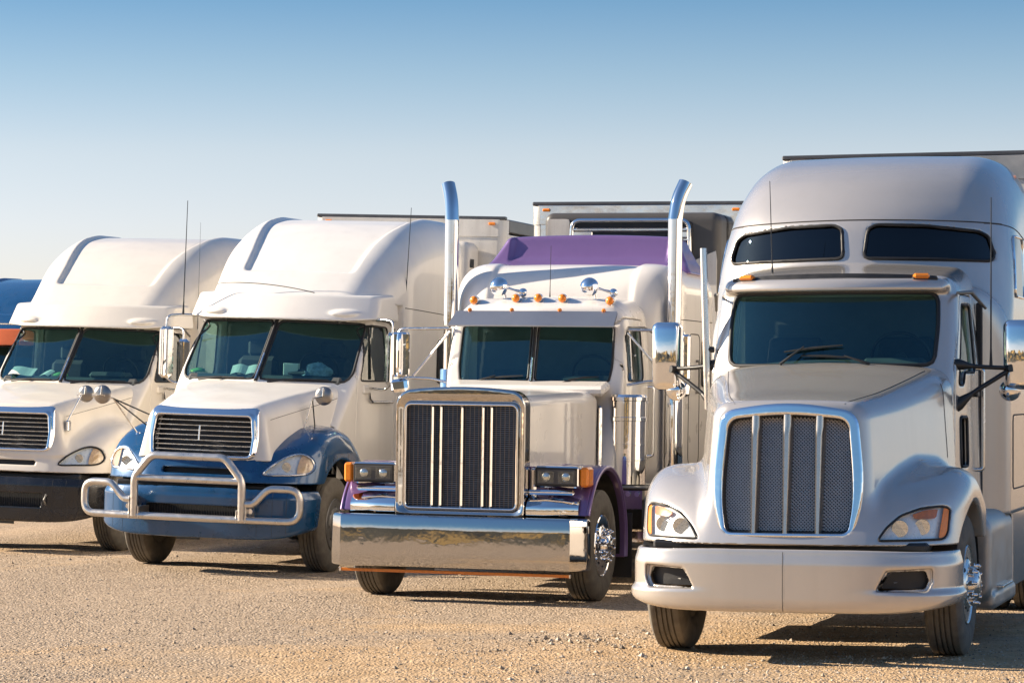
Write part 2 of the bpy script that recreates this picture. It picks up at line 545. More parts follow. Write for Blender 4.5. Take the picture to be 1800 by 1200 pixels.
def sdf_mesh(name, f, lo, hi, h, m, parent, proj=3, sym=True):
    """mesh of f = 0 by surface nets; vertices pulled onto the surface, normals from its gradient"""
    if sym:
        n = int(math.ceil(max(abs(lo[0]), abs(hi[0])) / h)) + 1
        xs = (np.arange(2 * n) - n + 0.5) * h
    else:
        xs = np.arange(lo[0] - h, hi[0] + 2 * h, h)
    ys = np.arange(lo[1] - h, hi[1] + 2 * h, h)
    zs = np.arange(lo[2] - h, hi[2] + 2 * h, h)
    F = np.broadcast_to(f(xs[:, None, None], ys[None, :, None], zs[None, None, :]),
                        (len(xs), len(ys), len(zs))).astype(np.float32)
    nx, ny, nz = F.shape
    I = F < 0
    cnt = np.zeros((nx - 1, ny - 1, nz - 1), np.int8)
    for a in (0, 1):
        for b in (0, 1):
            for c in (0, 1):
                cnt += I[a:nx - 1 + a, b:ny - 1 + b, c:nz - 1 + c]
    mixed = (cnt > 0) & (cnt < 8)
    ci, cj, ck = np.nonzero(mixed)
    nv = len(ci)
    vid = np.full(mixed.shape, -1, np.int32)
    vid[ci, cj, ck] = np.arange(nv)
    acc = np.zeros((nv, 3))
    num = np.zeros(nv)
    corners = [(a, b, c) for a in (0, 1) for b in (0, 1) for c in (0, 1)]
    for p in corners:
        for ax in range(3):
            if p[ax] == 1:
                continue
            q = list(p)
            q[ax] = 1
            fa = F[ci + p[0], cj + p[1], ck + p[2]]
            fb = F[ci + q[0], cj + q[1], ck + q[2]]
            cr = (fa < 0) != (fb < 0)
            t = np.where(cr, fa / np.where(cr, fa - fb, 1), 0)
            pt = np.array(p, float)[None, :].repeat(nv, 0)
            pt[:, ax] = t
            acc += np.where(cr[:, None], pt, 0)
            num += cr
    acc /= num[:, None]
    V = np.stack([xs[ci], ys[cj], zs[ck]], 1) + acc * h
    def fe(P):
        return f(P[:, 0], P[:, 1], P[:, 2])
    def gr(P, e):
        g = np.empty_like(P)
        for ax in range(3):
            d = np.zeros(3)
            d[ax] = e
            g[:, ax] = (fe(P + d) - fe(P - d)) / (2 * e)
        return g
    for _ in range(proj):
        g = gr(V, h * .25)
        fv = fe(V)
        st = g * (fv / np.maximum((g * g).sum(1), .05))[:, None]
        L = np.linalg.norm(st, axis=1)
        st *= np.minimum(1, h * .6 / np.maximum(L, 1e-9))[:, None]
        V = V - st
    N = gr(V, h * .8)
    N /= np.maximum(np.linalg.norm(N, axis=1), 1e-6)[:, None]
    Q = []
    # x edges
    e = I[:-1, 1:-1, 1:-1] != I[1:, 1:-1, 1:-1]
    i, j, k = np.nonzero(e)
    j += 1
    k += 1
    q = np.stack([vid[i, j - 1, k - 1], vid[i, j, k - 1], vid[i, j, k], vid[i, j - 1, k]], 1)
    s = I[i, j, k]
    Q.append(np.where(s[:, None], q, q[:, ::-1]))
    e = I[1:-1, :-1, 1:-1] != I[1:-1, 1:, 1:-1]
    i, j, k = np.nonzero(e)
    i += 1
    k += 1
    q = np.stack([vid[i - 1, j, k - 1], vid[i - 1, j, k], vid[i, j, k], vid[i, j, k - 1]], 1)
    s = I[i, j, k]
    Q.append(np.where(s[:, None], q, q[:, ::-1]))
    e = I[1:-1, 1:-1, :-1] != I[1:-1, 1:-1, 1:]
    i, j, k = np.nonzero(e)
    i += 1
    j += 1
    q = np.stack([vid[i - 1, j - 1, k], vid[i, j - 1, k], vid[i, j, k], vid[i - 1, j, k]], 1)
    s = I[i, j, k]
    Q.append(np.where(s[:, None], q, q[:, ::-1]))
    Q = np.concatenate(Q)
    return mesh_obj(name, V, Q, m, parent, True, N)

def hit_y(f, X, Z, y0=-0.4, y1=2.6, n=150):
    """first y where f becomes negative, for arrays X, Z (ray along +y)"""
    X = np.asarray(X, float)
    Z = np.asarray(Z, float)
    ys = np.linspace(y0, y1, n)
    Fv = f(X[:, None], ys[None, :], Z[:, None])
    Fv = np.broadcast_to(Fv, (len(X), n))
    neg = Fv < 0
    k = np.argmax(neg, 1)
    k = np.where(neg.any(1), np.maximum(k, 1), n - 1)
    a, b = ys[k - 1], ys[k]
    for _ in range(18):
        c = (a + b) / 2
        fc = f(X, c, Z)
        a, b = np.where(fc < 0, a, c), np.where(fc < 0, c, b)
    return (a + b) / 2

def hit_x(f, Y, Z, x0=1.7, x1=0.3, n=150):
    return hit_y(lambda a, b, c: f(b, a, c), Y, Z, x0, x1, n) if False else _hit_x(f, Y, Z, x0, x1, n)

def _hit_x(f, Y, Z, x0, x1, n):
    Y = np.asarray(Y, float)
    Z = np.asarray(Z, float)
    xs = np.linspace(x0, x1, n)
    Fv = np.broadcast_to(f(xs[None, :], Y[:, None], Z[:, None]), (len(Y), n))
    neg = Fv < 0
    k = np.argmax(neg, 1)
    k = np.where(neg.any(1), np.maximum(k, 1), n - 1)
    a, b = xs[k - 1], xs[k]
    for _ in range(18):
        c = (a + b) / 2
        fc = f(c, Y, Z)
        a, b = np.where(fc < 0, a, c), np.where(fc < 0, c, b)
    return (a + b) / 2

def patch(name, surf, outline, m, parent, off=0.0, rings=8, mirror=1, depth=0.0, axis='y'):
    """sheet that follows surf over a star-shaped outline. axis y: outline in (x,z), surf(X,Z)->y.
    axis x: outline in (y,z), surf(Y,Z)->x (right side; mirror=-1 puts it on the other side)"""
    O = np.asarray(outline, float)
    c = O.mean(0)
    n = len(O)
    P = [c[None, :]]
    for r in range(1, rings + 1):
        P.append(c + (O - c) * (r / rings))
    P = np.concatenate(P)
    S = surf(P[:, 0], P[:, 1])
    if axis == 'y':
        V = np.stack([P[:, 0] * mirror, S + off, P[:, 1]], 1)
    else:
        V = np.stack([(S + off) * mirror, P[:, 0], P[:, 1]], 1)
    Fc = []
    for k in range(n):
        Fc.append([0, 1 + k, 1 + (k + 1) % n])
    for r in range(rings - 1):
        a = 1 + r * n
        b = a + n
        for k in range(n):
            k2 = (k + 1) % n
            Fc.append([a + k, b + k, b + k2, a + k2])
    if depth:
        nv = len(V)
        W = V[-n:].copy()
        W[:, 1 if axis == 'y' else 0] += depth * (1 if axis == 'y' else mirror)
        V = np.concatenate([V, W])
        for k in range(n):
            k2 = (k + 1) % n
            Fc.append([nv - n + k, nv + k, nv + k2, nv - n + k2])
    if axis == 'x':
        Fc = [q[::-1] for q in Fc]
    if mirror < 0:
        Fc = [q[::-1] for q in Fc]
    # make sure the sheet faces outwards (toward -y, or away from the centre plane)
    a, b, cc = (V[i] for i in Fc[0][:3])
    nrm = np.cross(b - a, cc - a)
    want = np.array([0, -1, 0]) if axis == 'y' else np.array([mirror, 0, 0])
    if np.dot(nrm, want) < 0:
        Fc = [q[::-1] for q in Fc]
    return mesh_obj(name, V, Fc, m, parent, True, None, 50)

def on_surf(surf, outline, off=0.0, mirror=1, axis='y'):
    O = np.asarray(outline, float)
    S = surf(O[:, 0], O[:, 1]) + off
    if axis == 'y':
        return [(x * mirror, y, z) for (x, z), y in zip(O, S)]
    return [(x * mirror, y, z) for (y, z), x in zip(O, S)]

def dense(pts, n=60, closed=True):
    """resample a 2D outline evenly"""
    P = np.asarray(pts, float)
    if closed:
        P = np.concatenate([P, P[:1]])
    L = np.concatenate([[0], np.cumsum(np.linalg.norm(np.diff(P, axis=0), axis=1))])
    t = np.linspace(0, L[-1], n + 1 if closed else n)
    R = np.stack([np.interp(t, L, P[:, 0]), np.interp(t, L, P[:, 1])], 1)
    return R[:-1] if closed else R

def copy_tree(o, parent=None):
    c = o.copy()
    COL.objects.link(c)
    c.parent = parent
    for ch in o.children:
        copy_tree(ch, c)
    return c
# ------------------------------------------------------------------ truck poses (front bumper centre on the ground)
POSE = {'D': (1.92, 20.2, 16.5, 0.0), 'C': (-0.55, 26.04, 16.5, 0.8), 'B': (-3.41, 30.45, 16.3, 1.9),
        'A': (-6.24, 34.5, 16.2, 1.7), 'E': (-10.1, 48.6, 17.5, 0.5)}

def pose(t):
    X, Y, a, r = POSE[t]
    return (X, Y, 0.0), (0.0, rad(r), -rad(a))

# ------------------------------------------------------------------ ground
def vnoise(x, y, seed=0):
    """cheap smooth value noise"""
    xi, yi = np.floor(x), np.floor(y)
    fx, fy = x - xi, y - yi
    fx = fx * fx * (3 - 2 * fx)
    fy = fy * fy * (3 - 2 * fy)
    def hsh(a, b):
        s = np.sin(a * 127.1 + b * 311.7 + seed * 17.3) * 43758.5453
        return s - np.floor(s)
    return (hsh(xi, yi) * (1 - fx) * (1 - fy) + hsh(xi + 1, yi) * fx * (1 - fy)
            + hsh(xi, yi + 1) * (1 - fx) * fy + hsh(xi + 1, yi + 1) * fx * fy) - 0.5

def ground_z(x, y):
    """height of the lot: gentle waves, tilted under the leaning trucks, ruts in front"""
    z = np.zeros(np.broadcast(x, y).shape)
    wsum = np.zeros_like(z) + 0.15
    acc = np.zeros_like(z)
    for k, (X, Y, a, r) in POSE.items():
        ca, sa = math.cos(rad(a)), math.sin(rad(a))
        u = (x - X) * ca - (y - Y) * sa
        v = (x - X) * sa + (y - Y) * ca
        w = np.exp(-(u / 1.7) ** 4 - ((v - 3.0) / 5.0) ** 4)
        acc += w * (-math.tan(rad(r)) * u)
        wsum += w
    z = acc / wsum
    near = np.exp(-((y - 16) / 12.0) ** 2)
    trk = np.zeros_like(z)
    for k, (X, Y, a, r) in POSE.items():
        ca, sa = math.cos(rad(a)), math.sin(rad(a))
        u = np.abs((x - X) * ca - (y - Y) * sa)
        v = (x - X) * sa + (y - Y) * ca
        trk += np.exp(-((u - 1.05) / .35) ** 2) * sst(v, -1.0, .3) * sst(v, 9, 6)
    calm = 1 - np.clip(trk, 0, 1)
    z = z + calm * (0.030 * vnoise(x * .7, y * .45, 1) + 0.018 * vnoise(x * 2.1, y * 1.6, 2)) + 0.004 * vnoise(x * 9, y * 7, 3)
    return z - 0.004

def build_ground():
    ax = np.concatenate([-np.geomspace(16, 6000, 40)[::-1], np.linspace(-15.5, 9.5, 300), np.geomspace(10, 6000, 40)])
    ay = np.concatenate([-np.geomspace(4, 6000, 40)[::-1], np.linspace(-3, 15.5, 30), np.linspace(15.7, 32, 330), np.linspace(32.3, 60, 70), np.geomspace(62, 6000, 40)])
    X, Y = np.meshgrid(ax, ay, indexing='xy')
    Z = ground_z(X, Y)
    far = sst(np.hypot(X, Y - 25), 25, 45)
    Z = Z * (1 - far)
    V = np.stack([X, Y, Z], 2)
    nyy, nxx = X.shape
    i, j = np.meshgrid(np.arange(nyy - 1), np.arange(nxx - 1), indexing='ij')
    a = i * nxx + j
    Q = np.stack([a, a + 1, a + nxx + 1, a + nxx], 2).reshape(-1, 4)
    m, nt, b = _nt('sandy_gravel')
    N, Lk = nt.nodes, nt.links
    tc = N.new('ShaderNodeTexCoord')
    def noise(sc, det=6, rough=.6, dist=0):
        n = N.new('ShaderNodeTexNoise')
        n.inputs['Scale'].default_value = sc
        n.inputs['Detail'].default_value = det
        n.inputs['Roughness'].default_value = rough
        n.inputs['Distortion'].default_value = dist
        Lk.new(tc.outputs['Object'], n.inputs['Vector'])
        return n
    def ramp(src, stops):
        r = N.new('ShaderNodeValToRGB')
        e = r.color_ramp.elements
        while len(e) > 1:
            e.remove(e[-1])
        e[0].position, e[0].color = stops[0][0], (*stops[0][1], 1)
        for p, c in stops[1:]:
            k = e.new(p)
            k.color = (*c, 1)
        Lk.new(src, r.inputs[0])
        return r
    def mix(kind, fac, A, B):
        x = N.new('ShaderNodeMix')
        x.data_type = 'RGBA'
        x.blend_type = kind
        if isinstance(fac, float):
            x.inputs['Factor'].default_value = fac
        else:
            Lk.new(fac, x.inputs['Factor'])
        Lk.new(A, x.inputs['A'])
        if isinstance(B, tuple):
            x.inputs['B'].default_value = (*B, 1)
        else:
            Lk.new(B, x.inputs['B'])
        return x.outputs['Result']
    n_big = noise(.42, 5, .55, .6)
    n_mid = noise(3.2, 6, .6)
    n_fine = noise(26, 5, .7)
    vo = N.new('ShaderNodeTexVoronoi')
    vo.inputs['Scale'].default_value = 42
    Lk.new(tc.outputs['Object'], vo.inputs['Vector'])
    vo2 = N.new('ShaderNodeTexVoronoi')
    vo2.inputs['Scale'].default_value = 95
    Lk.new(tc.outputs['Object'], vo2.inputs['Vector'])
    sand = ramp(n_mid.outputs['Fac'], [(.3, (.47, .315, .175)), (.55, (.60, .42, .25)), (.75, (.68, .49, .31))])
    grav = ramp(vo.outputs['Color'], [(.1, (.15, .12, .09)), (.45, (.43, .325, .23)), (.8, (.66, .52, .385)), (1.0, (.78, .67, .54))])
    fine = ramp(vo2.outputs['Color'], [(.1, (.19, .145, .10)), (.5, (.47, .35, .24)), (.95, (.68, .54, .395))])
    gm = mix('MIX', .5, grav.outputs[0], fine.outputs[0])
    # sandy drift near the right hand truck, coarser gravel further back and in patches
    sx_ = N.new('ShaderNodeVectorMath')
    sx_.operation = 'DISTANCE'
    sx_.inputs[1].default_value = (2.2, 19.6, 0)
    Lk.new(tc.outputs['Object'], sx_.inputs[0])
    md = N.new('ShaderNodeMapRange')
    md.inputs['From Min'].default_value = 1.5
    md.inputs['From Max'].default_value = 7.0
    md.inputs['To Min'].default_value = -.16
    md.inputs['To Max'].default_value = .16
    Lk.new(sx_.outputs['Value'], md.inputs['Value'])
    ad = N.new('ShaderNodeMath')
    ad.operation = 'ADD'
    Lk.new(n_big.outputs['Fac'], ad.inputs[0])
    Lk.new(md.outputs[0], ad.inputs[1])
    sel = ramp(ad.outputs[0], [(.40, (0, 0, 0)), (.60, (1, 1, 1))])
    base = mix('MIX', sel.outputs[0], sand.outputs[0], gm)
    spk = ramp(n_fine.outputs['Fac'], [(.30, (.55, .53, .50)), (.48, (1, 1, 1)), (1, (1.08, 1.06, 1.02))])
    base = mix('MULTIPLY', 1.0, base, spk.outputs[0])
    Lk.new(base, b.inputs['Base Color'])
    b.inputs['Roughness'].default_value = .95
    b.inputs['Specular IOR Level'].default_value = .15
    h1 = N.new('ShaderNodeMath')
    h1.operation = 'MULTIPLY_ADD'
    Lk.new(vo.outputs['Distance'], h1.inputs[0])
    h1.inputs[1].default_value = -1.0
    Lk.new(n_fine.outputs['Fac'], h1.inputs[2])
    bp = N.new('ShaderNodeBump')
    bp.inputs['Strength'].default_value = 1.0
    bp.inputs['Distance'].default_value = .022
    Lk.new(h1.outputs[0], bp.inputs['Height'])
    bp2 = N.new('ShaderNodeBump')
    bp2.inputs['Strength'].default_value = .8
    bp2.inputs['Distance'].default_value = .03
    Lk.new(n_mid.outputs['Fac'], bp2.inputs['Height'])
    Lk.new(bp.outputs[0], bp2.inputs['Normal'])
    Lk.new(bp2.outputs[0], b.inputs['Normal'])
    g = mesh_obj('ground', V.reshape(-1, 3), Q, m, None, True)
    g['kind'] = 'structure'
    g['label'] = 'sandy gravel lot in front of and under the parked trucks'
    # loose stones
    rng = np.random.RandomState(3)
    n = 42000
    yy = 18.3 + (rng.rand(n) ** 1.5) * 19
    xx = (rng.rand(n) - .5) * 2 * (.185 * yy + .6)
    keep = rng.rand(n) < (.55 + 1.1 * vnoise(xx * .5, yy * .35, 9) + .45 * vnoise(xx * 2, yy * 2, 5))
    xx, yy = xx[keep], yy[keep]
    # crumbled dirt beside the right hand truck's wheel
    xx = np.concatenate([xx, .62 + .38 * rng.randn(260), 1.9 + 1.6 * rng.randn(120)])
    yy = np.concatenate([yy, 22.3 + .45 * rng.randn(260), 20.0 + .5 * rng.randn(120)])
    n = len(xx)
    sz = .0045 + .0075 * rng.rand(n) ** 3 + .014 * (rng.rand(n) > .996)
    sz[-380:] = .007 + .022 * rng.rand(380) ** 3
    zz = ground_z(xx, yy)
    O = np.array([(1, 0, 0), (0, 1, 0), (-1, 0, 0), (0, -1, 0), (0, 0, 1), (0, 0, -1)], float)
    OF = np.array([(0, 1, 4), (1, 2, 4), (2, 3, 4), (3, 0, 4), (1, 0, 5), (2, 1, 5), (3, 2, 5), (0, 3, 5)])
    J = O[None] * (1 + .7 * (rng.rand(n, 6, 1) - .5)) * sz[:, None, None]
    J[:, :, 2] *= .75
    a = rng.rand(n) * 6.28
    ca, sa = np.cos(a)[:, None], np.sin(a)[:, None]
    JX = J[:, :, 0] * ca - J[:, :, 1] * sa
    JY = J[:, :, 0] * sa + J[:, :, 1] * ca
    Vp = np.stack([JX + xx[:, None], JY + yy[:, None], J[:, :, 2] + zz[:, None] + sz[:, None] * .25], 2).reshape(-1, 3)
    Fp = (OF[None] + (np.arange(n) * 6)[:, None, None]).reshape(-1, 3)
    st = mesh_obj('loose_gravel', Vp, Fp, None, None, False)
    for nm, c in (('stone_tan', (.44, .34, .23)), ('stone_pale', (.60, .51, .40)), ('stone_dark', (.20, .17, .14))):
        st.data.materials.append(solid(nm, c, .9, var=.2, vscale=30))
    idx = rng.choice([0, 0, 0, 1, 1, 2], n).repeat(8).astype(np.int32)
    st.data.polygons.foreach_set('material_index', idx)
    st['kind'] = 'stuff'
    st['label'] = 'small loose stones scattered over the sandy lot'
    st['category'] = 'gravel'

build_ground()

# ------------------------------------------------------------------ wheels
def tyre_prof(w=.285, R=.52):
    p = [(.285, .035), (.30, .02), (.36, .004), (.42, 0), (.47, .008), (.500, .022), (.516, .036), (R, .05)]
    gw, gd = .007, .016
    for g in (.085, .125, .16, .20):
        p += [(R, g - gw), (R - gd, g - gw * .6), (R - gd, g + gw * .6), (R, g + gw)]
    p += [(R, w - .05), (.516, w - .036), (.500, w - .022), (.47, w - .008), (.42, w), (.36, w - .004), (.30, w - .02), (.285, w - .035)]
    return p

WHEEL_CACHE = {}
def make_wheel(style):
    """wheel with its outer face at x = 0, body towards -x; made once per style, then copied"""
    if style in WHEEL_CACHE:
        return WHEEL_CACHE[style]
    front = style in ('chrome', 'alu', 'dark')
    rm = {'chrome': 'chrome', 'alu': 'alu', 'dark': 'greymetal', 'drive': 'alu', 'drivedark': 'greymetal'}[style]
    if front:
        prof = [(.292, -.02), (.286, -.012), (.275, -.02), (.262, -.035), (.235, -.055), (.222, -.045), (.185, -.012), (.165, .0), (.125, .004), (.118, .035), (.10, .062), (.07, .075), (.0, .078)]
    else:
        prof = [(.292, -.02), (.286, -.012), (.272, -.02), (.262, -.09), (.235, -.15), (.19, -.165), (.13, -.165), (.12, -.10), (.10, -.04), (.06, -.02), (.0, -.02)]
    w = MB().lathe(prof, seg=40).build('wheel', rm, None, sharp=40)
    MB().lathe(tyre_prof(), c=(-.285, 0, 0), seg=56).build('tyre', 'tyre', w, sharp=32)
    if front:
        xb, rb = .004, .143
    else:
        xb, rb = -.165, .155
    first = None
    for k in range(10):
        a = 2 * math.pi * (k + .5) / 10
        if first is None:
            first = MB().lathe([(.019, -.005), (.019, .03), (.014, .036), (.014, .06), (.010, .068), (0, .07)], seg=10).build('lug_nut', 'chrome' if style != 'drivedark' and style != 'dark' else 'greymetal', w)
            nut = first
        else:
            nut = first.copy()
            COL.objects.link(nut)
        nut.location = (xb, rb * math.cos(a), rb * math.sin(a))
    if front:
        hh = None
        for k in range(8):
            a = 2 * math.pi * k / 8
            if hh is None:
                hh = MB().lathe([(.0, .003), (.020, .003), (.022, .0)], seg=14).build('hand_hole_shade', 'seam', w)  # flat dark disc painted as the shade inside a wheel opening
                q = hh
            else:
                q = hh.copy()
                COL.objects.link(q)
            q.location = (-.026, .207 * math.cos(a), .207 * math.sin(a))
            q.rotation_euler = (a, 0, 0)
            q.rotation_euler = Matrix.Rotation(a, 3, 'X').to_euler()
            # tilt onto the dish slope
            n = Vector((.66, .66 * math.cos(a), .66 * math.sin(a)))
            q.rotation_euler = n.to_track_quat('X', 'Z').to_euler()
        b = None
        for k in range(6):
            a = 2 * math.pi * k / 6
            if b is None:
                b = q = MB().lathe([(.011, .05), (.011, .075), (0, .078)], seg=8).build('hub_bolt', 'chrome' if style != 'dark' else 'greymetal', w)
            else:
                q = b.copy()
                COL.objects.link(q)
            q.location = (0, .075 * math.cos(a), .075 * math.sin(a))
    WHEEL_CACHE[style] = w
    w['_used'] = 0
    return w

def put_wheel(truck, style, s, x, y, z=.517, steer=0.0, kids=True):
    p = make_wheel(style)
    if p.parent is None and not p.get('_used'):
        w = p
        p['_used'] = 1
        w.parent = truck
    else:
        w = p.copy()
        COL.objects.link(w)
        w.parent = truck
        if kids:
            for ch in p.children:
                c = ch.copy()
                COL.objects.link(c)
                c.parent = w
        else:
            for ch in p.children:
                if ch.name.startswith('tyre'):
                    c = ch.copy()
                    COL.objects.link(c)
                    c.parent = w
    w.location = (s * x, y, z)
    w.rotation_euler = (random.random() * 1.2, 0, (0 if s > 0 else math.pi) + steer)
    return w

def rear_end(truck, y1, y2, style='drive', rail_from=.7, back=None):
    """frame rails and tandem drive axles behind the cab"""
    back = back or y2 + .7
    for s in (-1, 1):
        box('frame_rail', (s * .42, (rail_from + back) / 2, .86), (.09, back - rail_from, .26), 'darkmetal', truck, .01)
        for y in (y1, y2):
            put_wheel(truck, style, s, 1.25, y, kids=False)
            put_wheel(truck, style, s, .93, y, kids=False)
        box('mud_flap', (s * 1.08, y2 + .62, .5), (.6, .012, .75), 'rubber', truck, .004)
    for y in (y1, y2):
        MB().lathe([(.0, -.9), (.07, -.9), (.08, -.25), (.2, -.12), (.2, .12), (.08, .25), (.07, .9), (0, .9)], c=(0, y, .52), seg=16).build('drive_axle', 'darkmetal', truck)

def front_axle(truck, y):
    b = MB()
    b.tube(fillet([(-.92, y, .52), (-.7, y, .5), (-.5, y, .40), (.5, y, .40), (.7, y, .5), (.92, y, .52)], .1), .055, 10)
    b.build('front_axle', 'darkmetal', truck)
    for s in (-1, 1):
        b = MB()
        for k in range(4):
            b.box((s * .42, y, .49 + k * .022), (.09, 1.5 - .25 * k, .016), .003)
        b.build('leaf_spring', 'darkmetal', truck)

def interior(truck, hw, yd, zd, yseat, zseat, yback, ztop, dash_h=.35, wheel_side=1):
    """dashboard, steering wheel, two seats, rear bulkhead"""
    MB().box((0, yd + .28, zd - dash_h / 2), (hw * 2 - .08, .55, dash_h), .06).build('dashboard', 'dash', truck)
    MB().box((wheel_side * .45, yd + .32, zd + .03), (.5, .34, .10), .045).build('instrument_hood', 'dash', truck)
    R = Matrix.Rotation(rad(28), 3, 'X')
    ring = []
    c = Vector((wheel_side * .45, yd + .62, zd + .08))
    for k in range(36):
        a = 2 * math.pi * k / 36
        ring.append(c + R @ Vector((.23 * math.cos(a), 0, .23 * math.sin(a))))
    sw = MB().tube(ring, .014, 8, closed=True)
    for a in (-.3, math.pi + .3, math.pi / 2 * 3):
        sw.tube([c, c + R @ Vector((.22 * math.cos(a), 0, .22 * math.sin(a)))], .011, 6)
    sw.lathe([(.05, -.015), (.05, .02), (0, .03)], c=tuple(c), axis='y', seg=16)
    sw.build('steering_wheel', 'blackpl', truck)
    for s in (-1, 1):
        st = MB().box((s * .45, yseat, zseat), (.52, .5, .16), .06).build('seat', 'seat', truck)
        MB().box((s * .45, yseat + .28, zseat + .36), (.5, .14, .66), .06, rot=(rad(-8), 0, 0)).build('backrest', 'seat', st)
        MB().box((s * .45, yseat + .36, zseat + .78), (.3, .1, .2), .04).build('headrest', 'seat', st)
    MB().box((0, yback, (zd - .9 + ztop) / 2), (hw * 2 - .02, .03, ztop - zd + .9), .005).build('rear_bulkhead', 'interior', truck)
    MB().box((0, (yd + yback) / 2 + .2, zd - .95), (hw * 2 - .02, yback - yd, .04), .005).build('cab_floor', 'interior', truck)

def wiper(truck, p0, p1, b0, b1, name='wiper'):
    w = MB().tube([p0, Vector(p0).lerp(Vector(p1), .5) + Vector((0, -.02, 0)), p1], [.012, .009, .006], 8).build(name, 'blackpl', truck)
    MB().tube([b0, Vector(b0).lerp(Vector(b1), .5) + Vector((0, -.006, .004)), b1], [.006, .011, .006], 6).build('blade', 'rubber', w)
    return w

def antenna(truck, base, top, r=.006, m='blackpl'):
    a = MB().tube([base, Vector(base).lerp(Vector(top), .12), top], [r * 2.0, r * 1.0, r * .55], 6).build('antenna', m, truck)
    return a
